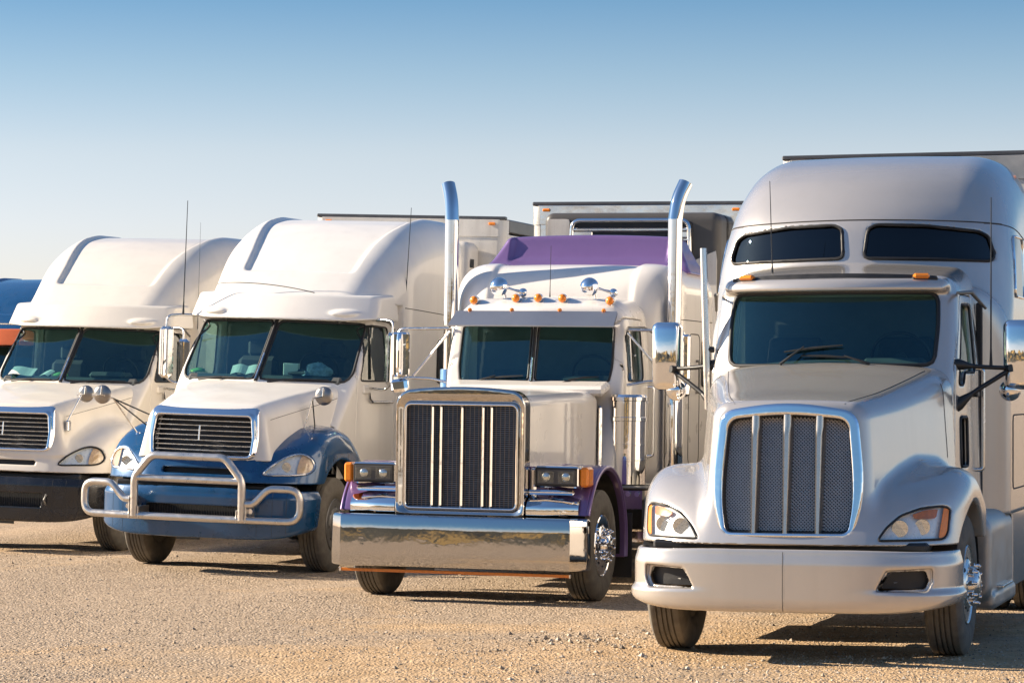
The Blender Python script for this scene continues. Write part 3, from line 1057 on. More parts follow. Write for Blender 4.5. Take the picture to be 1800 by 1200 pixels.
# =================================================================== truck D: pearl aerodynamic sleeper truck
def build_D():
    loc, rot = pose('D')
    T = thing('semi_truck', 'pearl silver semi truck with tall rounded sleeper and four panel mesh grille', 'truck', loc, rot, 'semi trucks parked in a row')
    PA = 'pearl'
    # ---- hood and fenders
    def nose_y(x, z):
        return .115 + .10 * (z - .9) + .22 * x * x
    def f_hood0(x, y, z):
        ax = np.abs(x)
        hw = sp(y, [(0, .49), (.2, .525), (.6, .635), (1.2, .79), (1.7, .905), (2.0, .945)]) + .09 * np.clip(1.95 - z, 0, .8)
        top = sp(y, [(0, 1.80), (.22, 1.865), (.8, 1.965), (1.4, 2.085), (1.8, 2.165), (2.1, 2.2)]) - .10 * x * x
        r = sp(y, [(0, .10), (.5, .12), (1.9, .15)])
        qx, qz = ax - hw + r, z - top + r
        d = np.hypot(np.maximum(qx, 0), np.maximum(qz, 0)) + np.minimum(np.maximum(qx, qz), 0) - r
        d = smax(d, nose_y(x, z) - y, .07)
        # fenders
        ft = sp(y, [(0, 1.02), (.25, 1.15), (.5, 1.26), (.8, 1.355), (1.1, 1.405), (1.4, 1.395), (1.7, 1.31), (1.95, 1.17)])
        dp = sell(ax, y - .30 * (z - .88), 1.215, .10, 1.0, 3.0)
        ff = smax(dp, z - ft - .0 + .06 * (ax - .8), .22)
        d = smin(d, ff, .085)
        d = np.maximum(d, .842 - z)
        d = np.maximum(d, y - sp(z, [(.86, 1.80), (1.3, 1.85), (2.2, 1.99)]))
        return d
    hlp = [(.655, .882), (1.085, .888), (1.105, .93), (1.112, 1.10), (1.06, 1.118), (.93, 1.105), (.80, 1.055), (.71, .97)]
    hl = rpoly(hlp, .022)
    gout = rpoly([(-.48, .895), (.48, .895), (.562, 1.2), (.50, 1.80), (0, 1.872), (-.50, 1.80), (-.562, 1.2)], [.07, .07, .25, .12, .3, .12, .25], 6)
    gin = rpoly([(-.442, .932), (.442, .932), (.482, 1.2), (.432, 1.738), (0, 1.782), (-.432, 1.738), (-.482, 1.2)], [.05, .05, .25, .08, .3, .08, .25], 6)
    def f_hood(x, y, z):
        d = f_hood0(x, y, z)
        ax = np.abs(x)
        d = smax(d, -np.maximum(np.hypot(y - 1.16, z - .50) - .635, .60 - ax), .025)
        pk = poly2(ax, z, hl)
        d = smax(d, -np.maximum(pk, y - .95), .02)
        pg = poly2(x, z, gin)
        d = np.maximum(d, -np.maximum(pg - .02, y - .42))
        return d
    hood = sdf_mesh('hood', f_hood, (-1.24, .05, .82), (1.24, 2.02, 2.22), .0145, PA, T)
    MB().box((0, 1.2, .93), (1.2, 1.5, .1), .02).build('engine_bay', 'darkmetal', T)
    surf = lambda X, Z: hit_y(f_hood0, X, Z, -.2, 2.2, 160)
    hx_ = lambda Y, Z: hit_x(f_hood0, Y, Z, 1.5, .3, 120)
    hz_ = lambda X, Y: _hit_x(lambda h, a, b: f_hood0(a, b, h), X, Y, 2.5, 1.2, 120)
    for s in (-1, 1):
        zs = np.linspace(1.44, 2.0, 24)
        tube('hood_gap', on_surf(hx_, np.stack([np.full(24, 1.66) + .06 * (zs - 1.44), zs], 1), -.001, s, 'x'), .0045, 'seam', T, 5)
        ys = np.linspace(.27, 1.72, 30)
        xs = .40 + .36 * ((ys - .27) / 1.45) ** .8
        tube('hood_panel_seam', [(s * x, y, z + .0005) for x, y, z in zip(xs, ys, hz_(xs, ys))], .0028, 'seam', T, 5)
    # ---- grille
    def f_ring(x, y, z):
        d = smax(poly2(x, z, gout), -poly2(x, z, gin), .02)
        yy = y - nose_y(x, z)
        return smax(d, np.abs(yy - .005) - .04, .022)
    sdf_mesh('grille_surround', f_ring, (-.58, .02, .88), (.58, .45, 1.89), .0085, 'chrome', T)
    def gsurf(X, Z):
        return nose_y(X, Z)
    bars = (-.232, 0.0, .232)
    edges = [-.475] + [b for b in bars] + [.475]
    for k in range(4):
        a, b = edges[k], edges[k + 1]
        a += .028 if k > 0 else 0
        b -= .028 if k < 3 else 0
        m = MB()
        pit = .0255
        zs0, zs1 = .935, 1.76
        def inside(x, z):
            return a <= x <= b and poly2(np.array([x]), np.array([z]), gin)[0] < .004
        for sgn in (1, -1):
            c0 = -2.0
            n0 = int((zs0 - b - .1) / pit)
            for q in range(-40, 190):
                c = q * pit
                # line z = sgn*x + c
                xa, xb = a, b
                zz = sorted([sgn * xa + c, sgn * xb + c])
                if zz[1] < zs0 or zz[0] > zs1:
                    continue
                ts = np.linspace(a, b, 14)
                zl = sgn * ts + c
                ok = (zl > zs0) & (zl < zs1) & (poly2(ts, zl, gin) < .006)
                if ok.sum() < 2:
                    continue
                t0, t1 = ts[ok][0], ts[ok][-1]
                P = []
                for t in np.linspace(t0, t1, 4):
                    P.append((t, nose_y(t, sgn * t + c) + .045 + (.003 if sgn > 0 else 0), sgn * t + c))
                w = .0046
                V = []
                for (px, py, pz) in P:
                    V += [(px - w * sgn * .7, py, pz + w * .7), (px + w * sgn * .7, py - .004, pz - w * .7)]
                F = [[2 * i, 2 * i + 1, 2 * i + 3, 2 * i + 2] for i in range(3)]
                m.add(V, F)
        m.build('grille_mesh', 'meshwire', T, smooth=False)['kind'] = 'stuff'
    patch('radiator', lambda X, Z: gsurf(X, Z) + .13, dense(gin, 60), 'grilledark', T, rings=4)
    tube('grille_frame_seal', [(x, nose_y(x, z) + .04, z) for x, z in dense(gin, 90)], .012, 'rubber', T, 6, True)
    for bx in bars:
        V, F = [], []
        n = 12
        for i in range(n):
            t = i / (n - 1)
            z = .905 + t * (1.772 - .905) - (.005 if bx else -.002)
            w = .026 + .016 * t
            y = nose_y(bx, z)
            V += [(bx - w, y + .05, z), (bx - w * .8, y - .012, z), (bx - w * .35, y - .03 - .004 * t, z), (bx + w * .35, y - .03 - .004 * t, z), (bx + w * .8, y - .012, z), (bx + w, y + .05, z)]
        for i in range(n - 1):
            for k in range(5):
                F.append([6 * i + k, 6 * i + k + 1, 6 * i + k + 7, 6 * i + k + 6])
        F.append([5, 4, 3, 2, 1, 0])
        F.append([6 * (n - 1) + k for k in range(6)])
        MB().add(V, F).build('grille_bar', 'barmetal', T, sharp=50)
    # ---- headlights
    hd = dense(hl, 64)
    amb = rpoly([(1.052, .892), (1.085, .892), (1.103, .93), (1.108, 1.10), (1.075, 1.113), (1.066, 1.02)], .010)
    for s in (-1, 1):
        h = patch('headlight', lambda X, Z: surf(X, Z) + .055 - .02 * np.cos((X - .9) * 5), hd, 'reflector', T, rings=6, mirror=s, depth=-.03)
        patch('lens', surf, hd, 'lens', h, off=.004, rings=10, mirror=s)
        patch('amber_lens', surf, dense(amb, 30), 'amber', h, off=-.001, rings=4, mirror=s)
        for (cx, cz, r) in ((.80, .965, .058), (.945, .975, .056)):
            yy = float(surf(np.array([cx]), np.array([cz]))[0])
            MB().lathe([(r, .012), (r, .03), (r * .93, .026), (r * .8, .036), (r * .45, .048), (.012, .052), (.012, .022), (0, .018)], c=(s * cx, yy, cz), axis='y', seg=28).build('lamp_bowl', 'lampglass', h)
        br = rpoly([(.87, 1.06), (.90, 1.03), (1.03, 1.035), (1.04, 1.10), (.95, 1.092)], .01)
        patch('turn_lamp', surf, dense(br, 24), 'amberd', h, off=.006, rings=3, mirror=s)
        tube('gasket', on_surf(surf, hd, -.001, s), .008, 'rubber', h, 6, True)
    # ---- bumper
    bp_ = lambda ax, y: sell(ax, y, 1.195, 0.0, .70, 3.5)
    fog = rpoly([(.675, .545), (.985, .545), (1.01, .60), (.99, .672), (.75, .660)], .02)
    def f_b0(x, y, z):
        ax = np.abs(x)
        en = sst(ax, .45, 1.05)
        d = bp_(ax, y)
        d = d - .026 * sst(z, .55, .50) * en + .9 * np.clip(.47 - z, 0, 1) ** 2 * 3.0
        d = d + .02 * sst(z, .70, .80) 
        bot = .362 + .075 * (ax / 1.2) ** 5
        d = smax(d, bot - z, .05)
        d = smax(d, z - .808 - .01 * (1 - en), .025)
        return d
    def f_b(x, y, z):
        ax = np.abs(x)
        d = f_b0(x, y, z)
        d = smax(d, -(bp_(ax, y) + .07), .02)
        d = np.maximum(d, y - .66)
        d = smax(d, -(poly2(ax, z, fog)), .022)
        d = smax(d, -np.maximum(poly2(ax, z, rpoly([(.655, .528), (1.005, .528), (1.04, .60), (1.04, .690), (.73, .676)], .02)), bp_(ax, y) * 0 + (y - np.interp(ax, [.6, .8, .95, 1.05], [.05, .085, .145, .215]))), .02)
        return d
    sdf_mesh('bumper', f_b, (-1.27, -.05, .34), (1.27, .68, .83), .0115, PA, T)
    bs = lambda X, Z: hit_y(f_b0, X, Z, -.2, 1.0, 140)
    for s in (-1, 1):
        p = patch('fog_pocket', lambda X, Z: bs(X, Z) + .10, dense(fog, 32), 'blackpl', T, rings=4, mirror=s)
        MB().box((s * .87, .235, .592), (.25, .10, .012), .003, rot=(rad(-18), rad(-s * 9), rad(s * 22))).build('pocket_slat', 'greymetal', p)
    zz = np.linspace(.375, .80, 20)
    yy = bs(np.zeros(20) + .002, zz)
    MB().add([(x, y - .0015, z) for z, y in zip(zz, yy) for x in (-.0022, .0022)], [[2 * i, 2 * i + 1, 2 * i + 3, 2 * i + 2] for i in range(19)]).build('bumper_seam', 'seam', T)
    box('bumper_backing', (0, .34, .83), (2.0, .25, .07), 'blackpl', T, .02)
    box('radiator_support', (0, .5, .62), (1.1, .2, .3), 'darkmetal', T, .02)
    # ---- cab
    def ws_y(x, z):
        return 1.76 + .42 * (z - 2.17) + .30 * x * x
    def half(y):
        return sp(y, [(1.5, .90), (1.95, .95), (2.3, .995), (2.95, 1.025)])
    def f_cab0(x, y, z):
        ax = np.abs(x)
        hw = half(y) - .10 * np.clip(z - 2.1, 0, 1.0) + .02 * np.clip(1.8 - z, 0, 1)
        roof = sp(y, [(1.7, 2.79), (2.0, 2.83), (2.3, 2.885), (3.0, 2.985)]) - .07 * x * x
        r = .13
        qx, qz = ax - hw + r, z - roof + r
        d = np.hypot(np.maximum(qx, 0), np.maximum(qz, 0)) + np.minimum(np.maximum(qx, qz), 0) - r
        d = smax(d, ws_y(x, z) - y, .06)
        # sun visor lip over the windshield
        lip = smax(np.abs(z - 2.765) - .05, np.maximum(ws_y(x, z) - .13 - y, y - ws_y(x, z) - .2), .05)
        lip = smax(lip, ax - .885, .06)
        d = smin(d, lip, .05)
        d = np.maximum(np.maximum(d, 1.02 - z), y - 2.98)
        return d
    win = rpoly([(-.80, 2.14), (.80, 2.14), (.815, 2.45), (.80, 2.705), (-.80, 2.705), (-.815, 2.45)], .075)
    swin = rpoly([(2.10, 1.99), (2.26, 1.99), (2.29, 2.09), (2.72, 2.09), (2.74, 2.62), (2.39, 2.62), (2.13, 2.12)], .04)
    peep = rpoly([(2.13, 1.36), (2.36, 1.36), (2.36, 1.74), (2.13, 1.74)], .03)
    door = rpoly([(1.92, 1.06), (2.84, 1.06), (2.84, 2.70), (2.36, 2.70), (2.02, 2.12)], .05)
    def f_shell(x, y, z):
        ax = np.abs(x)
        d = f_cab0(x, y, z)
        d = np.maximum(d, -(f_cab0(x, y, z) + .055))
        d = smax(d, -np.maximum(poly2(x, z, win), y - 2.5), .02)
        d = smax(d, -np.maximum(poly2(y, z, swin), .5 - ax), .015)
        d = smax(d, -np.maximum(poly2(y, z, peep), .5 - ax), .015)
        return d
    def f_cab(x, y, z):
        return np.maximum(f_shell(x, y, z), -np.maximum(poly2(y, z, door), .5 - np.abs(x)))
    cab = sdf_mesh('cab', f_cab, (-1.05, 1.55, 1.0), (1.05, 3.0, 3.0), .0125, PA, T)
    cs = lambda Y, Z: hit_x(f_cab0, Y, Z, 1.3, .4, 120)
    for s in (-1, 1):
        dr = sdf_mesh('door', lambda x, y, z: np.maximum(np.maximum(f_shell(x, y, z), poly2(y, z, door) + .006), .5 - s * x), (.6 if s > 0 else -1.05, 1.85, 1.04), (1.05 if s > 0 else -.6, 2.87, 2.73), .0155, PA, T, sym=False)
        patch('window_pane', cs, dense(swin, 48), 'sideglass', dr, off=-.025, rings=5, mirror=s, axis='x')
        tube('window_gasket', on_surf(cs, dense(swin, 60), -.004, s, 'x'), .010, 'rubber', dr, 6, True)
        patch('lower_window', cs, dense(peep, 24), 'darkglass', dr, off=-.02, rings=3, mirror=s, axis='x')
        tube('window_gasket', on_surf(cs, dense(peep, 30), -.002, s, 'x'), .013, 'rubber', dr, 6, True)
        tube('grab_handle', [(s * 1.0, 2.78, 2.12), (s * 1.07, 2.80, 2.12), (s * 1.07, 2.80, 1.32), (s * 1.0, 2.78, 1.32)], .016, 'alu', T, 8, rf=.03)
        box('door_handle', (s * 1.035, 2.70, 1.92), (.03, .16, .05), 'blackpl', dr, .01)
        tube('door_wind_deflector', [(s * .955, 2.13, 2.70), (s * 1.02, 2.45, 2.715), (s * 1.09, 2.78, 2.60)], [.012, .016, .012], 'greymetal', dr, 8)
    wsurf = lambda X, Z: ws_y(X, Z)
    wd = dense(win, 90)
    wp = patch('windshield', wsurf, wd, 'glass', T, off=.012, rings=12)
    tube('windshield_gasket', on_surf(wsurf, wd, .006), .016, 'rubber', wp, 8, True)
    interior(T, .88, 1.95, 2.12, 2.60, 1.72, 2.89, 2.7)
    # black strip with marker lamps on the visor
    strip = MB()
    G = []
    for x in np.linspace(-.79, .79, 25):
        z0 = 2.805 - .02 * (x / .8) ** 2
        G.append([(x, float(ws_y(x, 2.8)) - .088 + k * .03, z0 + .012 + (.022 if k == 1 else .0) + .016 * k) for k in range(3)])
    strip.grid(np.array(G), flip=True)
    strip.build('visor_strip', 'blackpl', T)
    for s in (-1, 1):
        x = s * .685
        y = float(ws_y(x, 2.8)) - .10
        b = box('marker_lamp_base', (x + s * .02, y + .03, 2.812), (.20, .07, .03), 'blackpl', T, .008, rot=(0, 0, s * .35))
        box('marker_lamp', (x, y, 2.832), (.125, .06, .04), 'amber', b, .014, rot=(0, 0, s * .35))
    # wipers
    ww = lambda x, z, o=-.02: (x, float(ws_y(x, z)) + o, z)
    wiper(T, ww(-.36, 2.15, -.05), ww(-.18, 2.285, -.035), ww(-.34, 2.245), ww(.12, 2.295))
    wiper(T, ww(.34, 2.15, -.05), ww(.14, 2.215, -.04), ww(-.20, 2.215), ww(.18, 2.20))
    # ---- sleeper
    def f_slp0(x, y, z):
        ax = np.abs(x)
        yc = y - .30 * x * x
        top = sp(yc, [(2.90, 2.80), (2.98, 3.02), (3.06, 3.26), (3.22, 3.48), (3.5, 3.70), (3.9, 3.86), (4.4, 3.95), (5.2, 3.98)])
        hw = 1.235 - .05 * np.clip(z - 2.6, 0, 2) ** 1.3
        d = smax(ax - hw, (z - top) * .75, .42)
        d = smax(d, 2.93 - .0 * z + .10 * x * x - y + .12 * sst(ax, .95, 1.22), .08)
        d = np.maximum(np.maximum(d, .95 - z), y - 5.05)
        return d
    swl = rpoly([(.085, 3.03), (.13, 3.015), (1.075, 3.0), (1.09, 3.05), (1.04, 3.20), (.97, 3.24), (.55, 3.285), (.17, 3.295), (.105, 3.26)], .028)
    ss = lambda X, Z: hit_y(f_slp0, X, Z, 2.5, 4.5, 140)
    sx = lambda Y, Z: hit_x(f_slp0, Y, Z, 1.5, .4, 120)
    def f_slp(x, y, z):
        d = f_slp0(x, y, z)
        d = smax(d, -np.maximum(poly2(np.abs(x), z, swl), y - 3.75), .02)
        return d
    sl = sdf_mesh('sleeper', f_slp, (-1.26, 2.85, .93), (1.26, 5.07, 4.02), .021, PA, T)
    for s in (-1, 1):
        p = patch('sleeper_window', ss, dense(swl, 60), 'darkglass', T, off=.015, rings=8, mirror=s)
        patch('blind', ss, dense(swl, 60), 'interior', p, off=.10, rings=6, mirror=s)
        tube('window_gasket', on_surf(ss, dense(swl, 80), -.002, s), .014, 'rubber', p, 6, True)
        sq = rpoly([(3.55, 2.72), (4.25, 2.72), (4.25, 3.22), (3.72, 3.22)], .07)
        q = patch('side_window', sx, dense(sq, 40), 'darkglass', T, off=.004, rings=5, mirror=s, axis='x')
        tube('window_gasket', on_surf(sx, dense(sq, 50), .004, s, 'x'), .012, 'chrome', q, 6, True)
        hatch = rpoly([(3.4, 1.15), (4.3, 1.15), (4.3, 1.75), (3.4, 1.75)], .06)
        tube('locker_door_seam', on_surf(sx, dense(hatch, 60), .0, s, 'x'), .006, 'seam', T, 5, True)
        # roof seam
    xs = np.linspace(-1.12, 1.12, 60)
    zs = 3.335 - .02 * xs ** 2
    tube('roof_seam', on_surf(ss, np.stack([xs, zs], 1), -.001), .0055, 'seam', T, 5)
    for s in (-1, 1):
        ys = np.linspace(3.42, 5.0, 30)
        tube('roof_seam', on_surf(sx, np.stack([ys, 3.31 - .12 * sst(ys, 3.4, 5)], 1), -.001, s, 'x'), .0055, 'seam', T, 5)
        box('cab_gap_seal', (s * 1.02, 2.95, 1.85), (.05, .05, 1.6), 'rubber', T, .01)
    # ---- mirrors
    mx, my = 1.40, 2.33
    for s in (-1, 1):
        def f_m(x, y, z):
            xx = np.abs(x) - mx
            d = rect2(xx, z, 0, 2.225, .118 + .01 * (z - 2.2), .270, .055)
            fr = my - .06 + .9 * xx * xx + .25 * (z - 2.225) ** 2
            return smax(np.maximum(d, y - my - .065), fr - y, .06)
        mr = sdf_mesh('mirror_housing', lambda x, y, z: f_m(x, y, z) + np.where(s * x > 0, 0, 1), (-mx - .15 if s < 0 else mx - .15, my - .1, 1.92), (-mx + .15 if s < 0 else mx + .15, my + .1, 2.53), .0105, 'chrome', T, sym=False)
        box('mirror_glass', (s * mx, my + .073, 2.225), (.19, .012, .47), 'mirror', mr, .004)
        def f_c(x, y, z):
            return smax(np.sqrt((x - s * (mx - .07)) ** 2 + ((y - my - .05) * 1.15) ** 2 + (z - 1.95) ** 2) - .085, y - my - .06, .02)
        sdf_mesh('convex_mirror', f_c, (s * (mx - .07) - .1, my - .08, 1.85), (s * (mx - .07) + .1, my + .08, 2.05), .009, 'chrome', T, sym=False)
        tube('mirror_arm', [(s * .95, 2.10, 2.15), (s * 1.12, 2.18, 2.13), (s * (mx - .06), my - .03, 2.12)], .017, 'blackpl', T, 8)
        tube('mirror_arm', [(s * .96, 2.10, 1.84), (s * 1.10, 2.17, 1.95), (s * (mx - .06), my - .03, 2.11)], .019, 'blackpl', T, 8)
        MB().tube([(s * .90, 2.08, 2.152), (s * .97, 2.10, 2.147), (s * 1.06, 2.15, 2.135)], [.05, .044, .02], 12).build('arm_base', 'blackpl', T)
        MB().tube([(s * .90, 2.08, 1.80), (s * .97, 2.10, 1.845), (s * 1.06, 2.14, 1.92)], [.055, .05, .02], 12).build('arm_base', 'blackpl', T)
        MB().tube([(s * (mx - .09), my - .03, 2.115), (s * (mx - .05), my - .07, 2.12)], [.03, .03], 10).build('arm_clamp', 'blackpl', T)
    # antennas
    antenna(T, (-.56, 2.45, 2.88), (-.585, 2.47, 3.62), .005)
    antenna(T, (1.20, 2.23, 2.12), (1.20, 2.24, 3.44), .007)
    post = MB().tube([(-1.0, 2.06, 1.80), (-1.01, 2.06, 2.25), (-1.04, 2.08, 3.07)], [.026, .033, .028], 10).build('antenna_mast', 'alu', T)
    MB().lathe([(.0, -.03), (.024, -.03), (.024, .03), (0, .03)], c=(-.98, 2.06, 2.27), axis='x', seg=12).build('mast_clamp', 'blackpl', post)
    # ---- side fairings, tank, steps
    for s in (-1, 1):
        def f_t(x, y, z):
            ax = np.abs(x)
            d = smax(rect2(ax, z, .93, .66, .30, .34, .14), np.abs(y - 2.72) - .72, .05)
            e = smax(rect2(ax, z, .97, .335, .285, .075, .05), np.abs(y - 2.75) - .70, .05)
            return smin(d, e, .03)
        sdf_mesh('fuel_tank', lambda x, y, z: f_t(x, y, z) + np.where(s * x > 0, 0, 1), (.55 if s > 0 else -1.28, 1.95, .22), (1.28 if s > 0 else -.55, 3.5, 1.03), .016, 'dirtyalu', T, sym=False)
        box('side_skirt', (s * 1.215, 4.2, .66), (.03, 1.5, .62), PA, T, .012)
        box('step_tread', (s * 1.21, 2.7, .425), (.14, .62, .018), 'alu', T, .004)
        MB().grid(np.array([[(s * x, 1.16 + .66 * math.cos(a), .5 + .66 * math.sin(a)) for x in (.62, 1.16)] for a in np.linspace(-.1, 2.9, 24)])).build('wheel_well_liner', 'blackpl', T)
        put_wheel(T, 'alu', s, 1.175, 1.18)
    front_axle(T, 1.18)
    rear_end(T, 5.9, 7.2, rail_from=.6)
    return T

TRUCK_D = build_D()
# =================================================================== truck C: classic long nose truck
def build_C():
    loc, rot = pose('C')
    T = thing('semi_truck', 'ivory long nose semi truck with purple fenders, tall chrome stacks and deep chrome bumper', 'truck', loc, rot, 'semi trucks parked in a row')
    PA = 'white2'
    # ---- hood
    def f_hood(x, y, z):
        ax = np.abs(x)
        hw = sp(y, [(.2, .605), (.5, .612), (2.4, .725)])
        top = sp(y, [(.2, 1.925), (1.2, 1.955), (2.4, 1.985)]) - .03 * (x / .6) ** 2
        r = .095
        qx, qz = ax - hw + r, z - top + r
        d = np.hypot(np.maximum(qx, 0), np.maximum(qz, 0)) + np.minimum(np.maximum(qx, qz), 0) - r
        return np.maximum(np.maximum(d, 1.0 - z), np.maximum(.345 - y, y - 2.36))
    sdf_mesh('hood', f_hood, (-.76, .22, .98), (.76, 2.4, 2.02), .016, PA, T)
    # ---- grille
    def f_ring(x, y, z):
        ax = np.abs(x)
        top = 1.985 - .05 * (x / .62) ** 2
        r = .13
        qx, qz = ax - .622 + r, z - top + r
        d = np.hypot(np.maximum(qx, 0), np.maximum(qz, 0)) + np.minimum(np.maximum(qx, qz), 0) - r
        d = np.maximum(d, .802 - z)
        g = rect2(x, z, 0, 1.342, .532, .472, .05)
        # shallow dish towards the opening
        fr = .165 + .055 * sst(-g, -.10, .0) 
        b = smax(d, -g, .012)
        return smax(b, np.maximum(fr - y, y - .37), .022)
    sdf_mesh('grille_surround', f_ring, (-.65, .13, .78), (.65, .40, 2.01), .0105, 'chromef', T)
    bead = fillet([(-.54, .205, .862), (.54, .205, .862), (.54, .205, 1.822), (-.54, .205, 1.822)], .06, closed=True)
    tube('grille_bead', bead, .013, 'chrome', T, 8, True)
    box('radiator', (0, .33, 1.342), (1.08, .04, .95), 'grilledark', T, .005)
    m = MB()
    for z in np.arange(.88, 1.81, .0195):
        m.box((0, .262, z), (1.065, .006, .0085))
    m.build('grille_screen', 'meshdark', T, smooth=False)['kind'] = 'stuff'
    m = MB()
    for x in np.arange(-.52, .525, .042):
        m.box((x, .268, 1.342), (.0035, .006, .945))
    m.build('grille_screen', 'meshwarm', T, smooth=False)['kind'] = 'stuff'
    for bx in (-.285, -.203, 0, .203, .285):
        MB().box((bx, .225, 1.342), (.034, .05, .935), .014).build('grille_bar', 'chrome', T)
    # ---- bumper
    half = [(0, 0), (.4, .003), (.8, .010), (1.09, .017), (1.105, .019), (1.112, .026), (1.228, .150), (1.236, .162), (1.238, .175), (1.238, .26)]
    plan = [(-a, b) for a, b in half[:0:-1]] + half
    prof = [(.10, .800), (.05, .800), (.026, .796), (.014, .786), (.008, .77), (.0045, .66), (.0008, .55), (0, .45), (0, .345), (.006, .328), (.03, .320), (.08, .320)]
    plan = np.asarray(plan)
    nrm = []
    for i in range(len(plan)):
        t = plan[min(i + 1, len(plan) - 1)] - plan[max(i - 1, 0)]
        t /= np.linalg.norm(t)
        nrm.append((-t[1], t[0]))
    G = [[(plan[i][0] + nrm[i][0] * d, plan[i][1] + nrm[i][1] * d, z) for (d, z) in prof] for i in range(len(plan))]
    MB().grid(np.array(G)).build('bumper', 'chromef', T, sharp=28)
    box('bumper_backing', (0, .16, .56), (2.1, .16, .38), 'darkmetal', T, .02)
    st = MB().box((0, .045, .283), (2.2, .02, .028), .004).build('amber_light_strip', 'amberd', T)
    for s in (-1, 1):
        MB().box((s * 1.105, .045, .283), (.02, .024, .034), .004).build('strip_end_cap', 'chrome', st)
        # chrome closing plates between bumper, grille and fender
        zs = [(.20, .812), (.195, .86), (.20, .895), (.24, .94), (.33, .985), (.42, 1.02)]
        G = [[(s * x, y + .10 * sst(x, .8, 1.12), z) for (y, z) in zs] for x in (.635, .80, .95, 1.06, 1.105)]
        MB().grid(np.array(G), flip=(s < 0)).build('fender_guard', 'chrome', T, sharp=25)
        box('guard_tube', (s * .84, .315, 1.028), (.44, .05, .045), 'chrome', T, .018, rot=(0, 0, s * .12))
        # fender
        def f_f(x, y, z):
            ax = s * x
            R = np.hypot(y - .99, (z - .505) * .985)
            rr = .752
            o = smax(R - rr, np.maximum(ax - 1.205, .58 - ax), .05)
            o = smax(o, -(R - (rr - .05)), .01)
            lo = np.where(y < .99, .815, .37)
            d = np.maximum(o, lo - z)
            # apron from the fender crown to the hood
            a = np.maximum(np.maximum(np.abs(z - 1.13) - .11 - .02, np.abs(y - .75) - .36), np.maximum(ax - .8, .58 - ax))
            return smin(d, a, .05)
        fd = sdf_mesh('fender', f_f, (.55 if s > 0 else -1.23, .2, .34), (1.23 if s > 0 else -.55, 1.78, 1.28), .0135, 'purple', T, sym=False)
        lip = []
        for a in np.linspace(rad(155), rad(-10), 40):
            lip.append((s * 1.195, .99 + .742 * math.cos(a), .505 + .742 * math.sin(a)))
        tube('fender_lip', lip, .021, 'purple', fd, 8)
        # headlight pod
        pod = box('headlight', (s * .885, .44, 1.17), (.425, .24, .198), 'chrome', T, .022)
        box('bezel', (s * .885, .322, 1.17), (.40, .012, .172), 'rubber', pod, .006)
        box('lamp_panel', (s * .885, .317, 1.17), (.37, .012, .140), 'unitgrey', pod, .006)
        for dx in (-.095, .095):
            MB().lathe([(0, -.010), (.022, -.008), (.038, -.003), (.044, .004)], c=(s * .885 + dx, .312, 1.17), axis='y', seg=24).build('lamp_bowl', 'lampglass', pod)
            MB().box((s * .885 + dx, .301, 1.17), (.15, .006, .11), .003).build('lens', 'lens', pod)
        box('turn_signal', (s * 1.145, .43, 1.172), (.085, .20, .182), 'amber', pod, .02)
        box('pod_bracket', (s * .65, .42, 1.10), (.06, .12, .30), 'chrome', T, .02)
        put_wheel(T, 'chrome', s, 1.175, .99)
        MB().grid(np.array([[(s * x, .99 + .69 * math.cos(a), .505 + .69 * math.sin(a)) for x in (.60, 1.15)] for a in np.linspace(-.15, 3.0, 24)])).build('wheel_well_liner', 'blackpl', T)
        # air cleaner
        ac = MB().lathe([(0, 1.02), (.16, 1.02), (.185, 1.04), (.185, 1.66), (.192, 1.665), (.192, 1.70), (.185, 1.705), (.185, 1.86), (.194, 1.865), (.194, 1.90), (.175, 1.925), (0, 1.93)], c=(s * .975, 2.62, 0), axis='z', seg=40).build('air_cleaner', 'chrome', T, sharp=30)
        for zb in (1.28, 1.43):
            MB().lathe([(.184, -.010), (.190, -.008), (.190, .008), (.184, .010)], c=(s * .975, 2.62, zb), axis='z', seg=32).build('strap', 'chrome', ac)
        box('intake_cover', (s * .745, 2.42, 1.50), (.05, .11, .62), 'chrome', T, .02)
        # step and battery box, fuel tank
        box('step_box', (s * 1.0, 2.6, .80), (.5, .75, .42), 'chromef', T, .02)
        box('step_tread', (s * 1.02, 2.6, 1.015), (.5, .78, .02), 'greymetal', T, .006)
        for k in range(5):
            MB().lathe([(.0, .02), (.018, .02), (.026, .0)], c=(s * (.82 + .09 * k), 2.21, .955), axis='y', seg=12).build('marker_stud', 'chrome', T)
        MB().lathe([(0, -.75), (.29, -.75), (.31, -.72), (.31, .72), (.29, .75), (0, .75)], c=(s * .93, 3.95, .72), axis='y', seg=36).build('fuel_tank', 'chrome', T, sharp=40)
        box('sleeper_skirt', (s * 1.19, 3.95, 1.06), (.03, 1.55, .22), 'purple', T, .01)
        box('mud_flap', (s * 1.0, 1.80, .48), (.48, .012, .62), 'rubber', T, .004)
    # ---- cab
    def ws_y(x, z):
        return 2.50 + .13 * np.sqrt(x * x + .003) + .26 * (z - 2.04)
    def f_cab0(x, y, z):
        ax = np.abs(x)
        hw = sp(y, [(2.3, .87), (2.7, .935), (3.4, .985)]) - .09 * np.clip(z - 2.15, 0, 1)
        roof = sp(y, [(2.5, 2.70), (2.66, 2.755), (2.85, 2.84), (3.1, 2.905), (3.5, 2.93)]) - .05 * x * x
        d = smax(ax - hw, z - roof, .24)
        d = smax(d, ws_y(x, z) - y, .05)
        d = np.maximum(d, np.maximum(1.12 - z, y - 3.46))
        return d
    win = rpoly([(.035, 2.045), (.775, 2.04), (.80, 2.20), (.79, 2.605), (.035, 2.61)], .035)
    swin = rpoly([(2.74, 2.06), (3.24, 2.06), (3.24, 2.585), (2.84, 2.60), (2.76, 2.5)], .05)
